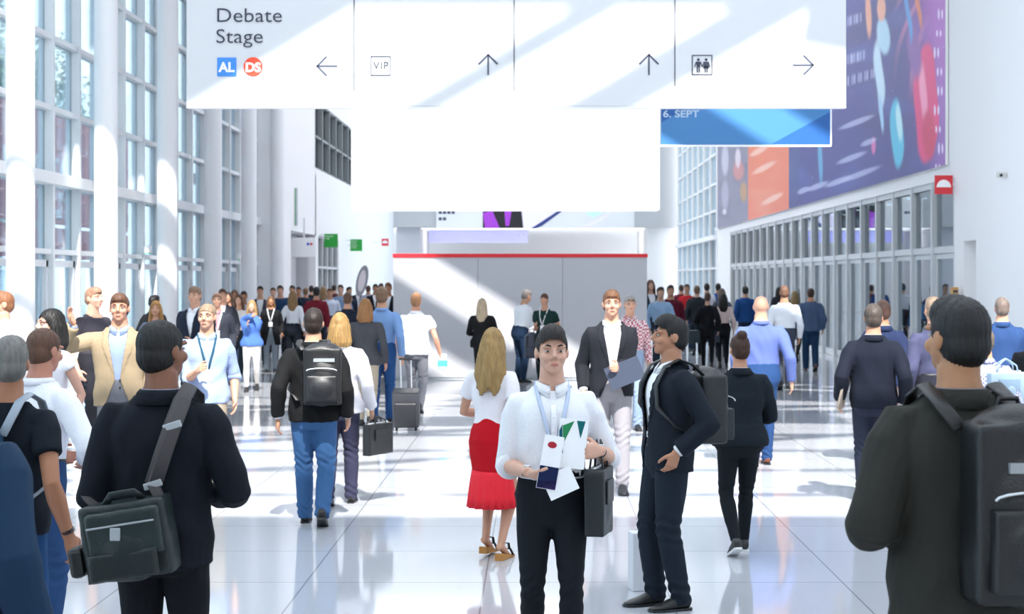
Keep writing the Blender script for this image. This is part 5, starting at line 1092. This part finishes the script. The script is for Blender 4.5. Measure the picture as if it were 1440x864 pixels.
# ------------------------------------------------------------------ farther people
far = [
 # x, s, yhead, yaw, top, colour, bottom, colour, hair, haircolour, fem, legs, label
 (354, 77, 422, 4, 'sweater', '5b86d6', 'slim', 'e2dcd6', 'long', 'b5925e', 1, 'stepR', 'blond person in a cornflower blue sweater and off-white trousers, hands at the face'),
 (381, 64, 417, 6, 'openjacket', '15161a', 'trousers', '8f9aa6', 'bob', '7a5a3c', 1, 'stand', 'person in a long black cardigan and grey trousers with a white lanyard'),
 (336, 70, 414, -6, 'blouse', 'e9e2dc', 'slim', '20303c', 'long', '6a4630', 1, 'stepL', 'long-haired person in a cream blouse and dark slim trousers'),
 (305, 86, 412, 10, 'openjacket', '3c404c', 'trousers', '33363e', 'crop', 'a07860', 0, 'stepR', 'person in a dark grey open jacket and rose shirt with white lanyard'),
 (274, 98, 404, -14, 'blazer', '232c40', 'trousers', '2a2e3a', 'short', '9a7a64', 0, 'stand', 'person in a navy jacket rising behind the light blue rolled-sleeve shirt'),
 (219, 96, 424, 8, 'blouse', '8a94a8', 'trousers', '2c303a', 'long', 'b98a4e', 1, 'stand', 'blond person in a blue-grey top between two white columns'),
 (217, 84, 416, 150, 'coat', '14151a', 'trousers', '1c1d22', 'short', '15110f', 0, 'stand', 'dark-haired person in black right behind the blond one between columns'),
 (321, 66, 411, 0, 'shirt', '9c8a94', 'trousers', '3a3c46', 'long', '4a3428', 1, 'stand', 'brown-haired person in mauve behind the cream blouse'),
 (343, 62, 410, 12, 'shirt', 'c8c2cc', 'jeans', '3a4a64', 'short', '2c201a', 0, 'stand', 'person in a pale lilac shirt behind the cornflower sweater'),
 (366, 58, 403, 8, 'openjacket', '5b5866', 'trousers', '2e3038', 'short', '16110f', 0, 'stand', 'black-haired person in a plum-grey jacket above the cornflower sweater'),
 (394, 56, 402, 4, 'shirt', '24466e', 'trousers', '1c222c', 'short', '2c1f18', 0, 'stand', 'person in a dark blue shirt beside the black cardigan'),
 (412, 63, 409, 176, 'shirt', 'f0f2f8', 'slim', '18212e', 'long', 'a27c50', 1, 'stepL', 'person with long light-brown hair in a white shirt and dark trousers, back turned'),
 (411, 50, 402, 2, 'shirt', '1e2c40', 'trousers', '1c222c', 'short', '231a16', 0, 'stand', 'tall dark-haired person in near-black above the long-haired white shirt'),
 (445, 60, 404, 182, 'sweater', '8c2434', 'trousers', '20222a', 'short', '121012', 0, 'stand', 'black-haired person in a wine red sweater ahead of the black backpack wearer'),
 (464, 52, 406, 0, 'shirt', 'd5dcec', 'trousers', '33405c', 'short', '5a3a2a', 0, 'stand', 'person in a pale blue shirt facing us just right of the wine red sweater'),
 (479, 50, 401, -4, 'shirt', '92aacc', 'trousers', '2a3040', 'short', '33241c', 0, 'stand', 'person in a steel blue shirt standing tall in the middle of the far crowd'),
 (489, 78, 412, 176, 'tee', '1b2436', 'trousers', '1c2230', 'short', '6b4a36', 0, 'stand', 'person in a dark navy t-shirt just above the charcoal grey shirt'),
 (491, 48, 404, 30, 'shirt', '1c2b44', 'trousers', '20242e', 'short', '14110f', 0, 'stand', 'black-haired person below the feather flag'),
 (455, 46, 403, 170, 'shirt', 'a8a4ac', 'trousers', '33353c', 'long', 'a8845a', 1, 'stand', 'blond person in ash grey deep in the far crowd'),
 (430, 48, 405, 176, 'coat', '2a3448', 'trousers', '22252c', 'short', '8c6a4a', 0, 'stand', 'person in a slate coat behind the long-haired white shirt'),
 (528, 48, 400, 4, 'blazer', '15171f', 'trousers', '1c1e26', 'short', '1c1512', 0, 'stand', 'dark-haired person in a black jacket at the corner of the partition, left one'),
 (546, 58, 398, 0, 'blazer', '141d2c', 'trousers', '171c28', 'short', '8a5c40', 0, 'stand', 'person in a midnight jacket right against the corner of the partition'),
 (536, 44, 399, 10, 'blazer', '1a1a22', 'trousers', '1c1e26', 'short', '241a16', 0, 'stand', 'smallest dark-suited person between the two at the partition corner'),
 (943, 62, 401, 4, 'sweater', '6e1630', 'trousers', '1c2a38', 'short', '3a2a20', 0, 'stepL', 'person in a burgundy sweater holding a paper, right of the partition'),
 (966, 49, 400, -10, 'shirt', 'd3202e', 'jeans', '2a4a70', 'short', '231a16', 0, 'stand', 'person in a bright red shirt behind the burgundy sweater'),
 (929, 64, 404, 14, 'shirt', 'a8cdf0', 'trousers', '3a4658', 'short', '2c1f18', 0, 'stand', 'person in a sky blue shirt beside the burgundy sweater'),
 (915, 58, 394, 12, 'openjacket', '3c4450', 'trousers', '22262e', 'long', '6a4030', 1, 'stand', 'long-haired person in a charcoal jacket at the right end of the partition'),
 (980, 52, 402, 176, 'openjacket', '2c3038', 'trousers', '1c2834', 'short', '7a5a44', 0, 'stepR', 'person in a dark grey jacket between the red shirt and the black sweater'),
 (995, 62, 411, 178, 'sweater', '14171c', 'slim', '12151a', 'short', '5a4032', 1, 'stepL', 'person in a black sweater and black leggings walking away'),
 (1017, 61, 412, 174, 'blouse', 'e9d2cc', 'slim', '141a22', 'long', '14100f', 1, 'stepR', 'person with long black hair in a pale pink top walking away'),
 (994, 47, 399, 178, 'shirt', 'e4e8f0', 'trousers', '2a303c', 'short', '110e0e', 0, 'stand', 'black-haired person in a white shirt ahead of the black sweater'),
 (1010, 46, 399, 176, 'shirt', '2f5fa8', 'trousers', '20262e', 'short', '110e0e', 0, 'stand', 'black-haired person in a royal blue top ahead of the pale pink top'),
 (1015, 55, 406, 180, 'tee', '58606c', 'trousers', '20262e', 'bob', '6a5648', 1, 'stand', 'short brown bobbed person in grey just past the pale pink top'),
 (1048, 53, 403, 182, 'blazer', '1f5596', 'trousers', '1a2c44', 'short', '14110f', 0, 'stand', 'black-haired person in a vivid blue jacket near the far doors'),
 (1118, 56, 409, 160, 'blouse', '5a9ad0', 'slim', '1c2028', 'long', 'a88a5c', 1, 'stepL', 'blond person in a sky blue top between the white shirt and the blue-grey blazer'),
 (1095, 44, 404, 176, 'shirt', '3c3f48', 'trousers', '22252c', 'long', '1a1412', 1, 'stand', 'dark long-haired person beside the glass doors behind the white shirt'),
 (958, 42, 401, 176, 'shirt', '7a2c3c', 'trousers', '22252c', 'short', '4a3024', 0, 'stand', 'person in a dull crimson shirt deep behind the burgundy sweater'),
 (420, 46, 404, 4, 'shirt', '4c5468', 'trousers', '22252c', 'short', '3a2a20', 0, 'stand', 'person in slate blue at the back, near the white lightbox sign'),
 (438, 43, 402, 176, 'shirt', '2a2c38', 'trousers', '22252c', 'short', '1a1412', 0, 'stand', 'person in charcoal at the back, under the nearer green sign'),
 (470, 40, 401, 176, 'shirt', '6a3a42', 'trousers', '22252c', 'short', '2a1c16', 0, 'stand', 'person in dull rose at the back, under the nearer green sign glass doors'),
 (504, 39, 403, 0, 'blazer', '23262e', 'trousers', '22252c', 'short', '2a1c16', 0, 'stand', 'person in charcoal at the back beside the feather flag pole'),
 (518, 42, 402, 176, 'shirt', 'b8bccc', 'trousers', '22252c', 'short', '5a3c2c', 0, 'stand', 'person in pale grey at the back, under the farther green sign'),
 (384, 52, 405, 4, 'blazer', '4a3038', 'trousers', '22252c', 'short', '5a3c2c', 0, 'stand', 'person in dark plum at the back, close to the left wall corner'),
 (330, 61, 408, 4, 'blazer', '64403c', 'trousers', '22252c', 'long', '7a5238', 1, 'stand', 'long-haired person in russet at the back beside the last column'),
 (313, 73, 407, 4, 'blazer', '3a3c48', 'trousers', '22252c', 'short', '6a4838', 0, 'stand', 'person in dim grey at the back between the fourth and last columns'),
]
PP = {}
for i, (x, s, yh, yaw, tp_, tc_, bt_, bc_, hr, hc_, fm, lg, lab) in enumerate(far):
    kw = {}
    if i == 0: kw = dict(L='face', Rr='chest', tuck=False, hem=.50)
    elif i == 1: kw = dict(hem=.36, lanyard='f2f2f4', under='1c1d22', L='hang')
    elif i == 3: kw = dict(under='c89aa4', lanyard='f4f4f6')
    elif 'holding' in lab: kw = dict(Rr='waist')
    elif i % 3 == 1: kw = dict(L='waist')
    elif i % 4 == 2: kw = dict(Rr='hold')
    PP[i] = P(x, s, yh, yaw, lab, top=tp_, topc=tc_, bot=bt_, botc=bc_, hair=hr, hairc=hc_, fem=bool(fm), legs=lg, sk=random.choice(['d8a488', 'cf9a7c', 'dcae94', 'b98463']), wd=random.uniform(1.0, 1.1), sleeve='long', **kw)
tote('handbag', 'navy handbag carried by the person in the pale pink top', PP[29]['tp'](.17, .06, .66), 0, .42, .30, .14, '1a2a3c', handle=.24)
tote('handbag', 'dark teal bag carried at the side of the black sweater', PP[28]['tp'](.20, .05, .60), 20, .32, .28, .12, '1c2c34', handle=.16)
tote('travel_bag', 'black bag hanging beside the person in the white shirt and slate trousers', ww['hand'][1]+Vector((0, 0, 0)), 70, .34, .24, .12, '15181c', handle=.05, cat='bag')
# white paper carrier standing on the floor behind the profile suit
X_, Y_ = px(917, 222); t = bag_empty('paper_carrier_bag', 'pale grey paper carrier standing on the floor behind the legs of the profile suit', 'bag', Matrix.Translation((X_-.02, Y_+.35, 0)) @ Matrix.Rotation(R(12), 4, 'Z'))
obj('bag_body', G().box((0, 0, .19), (.20, .13, .38)), mat('carrier_grey', (.62, .63, .66), .7), t, bevel=.006); obj('printed_mark', G().box((.045, -.066, .15), (.035, .002, .07)), cloth('c8808a'), t)
for sg in (-1, 1): obj('handle', G().tube([(-.05, sg*.05, .37), (-.04, sg*.04, .45), (.04, sg*.04, .45), (.05, sg*.05, .37)], [.004]*4, N=6), WHITE, t, True)
bpy.data.scenes.remove(_tmp)
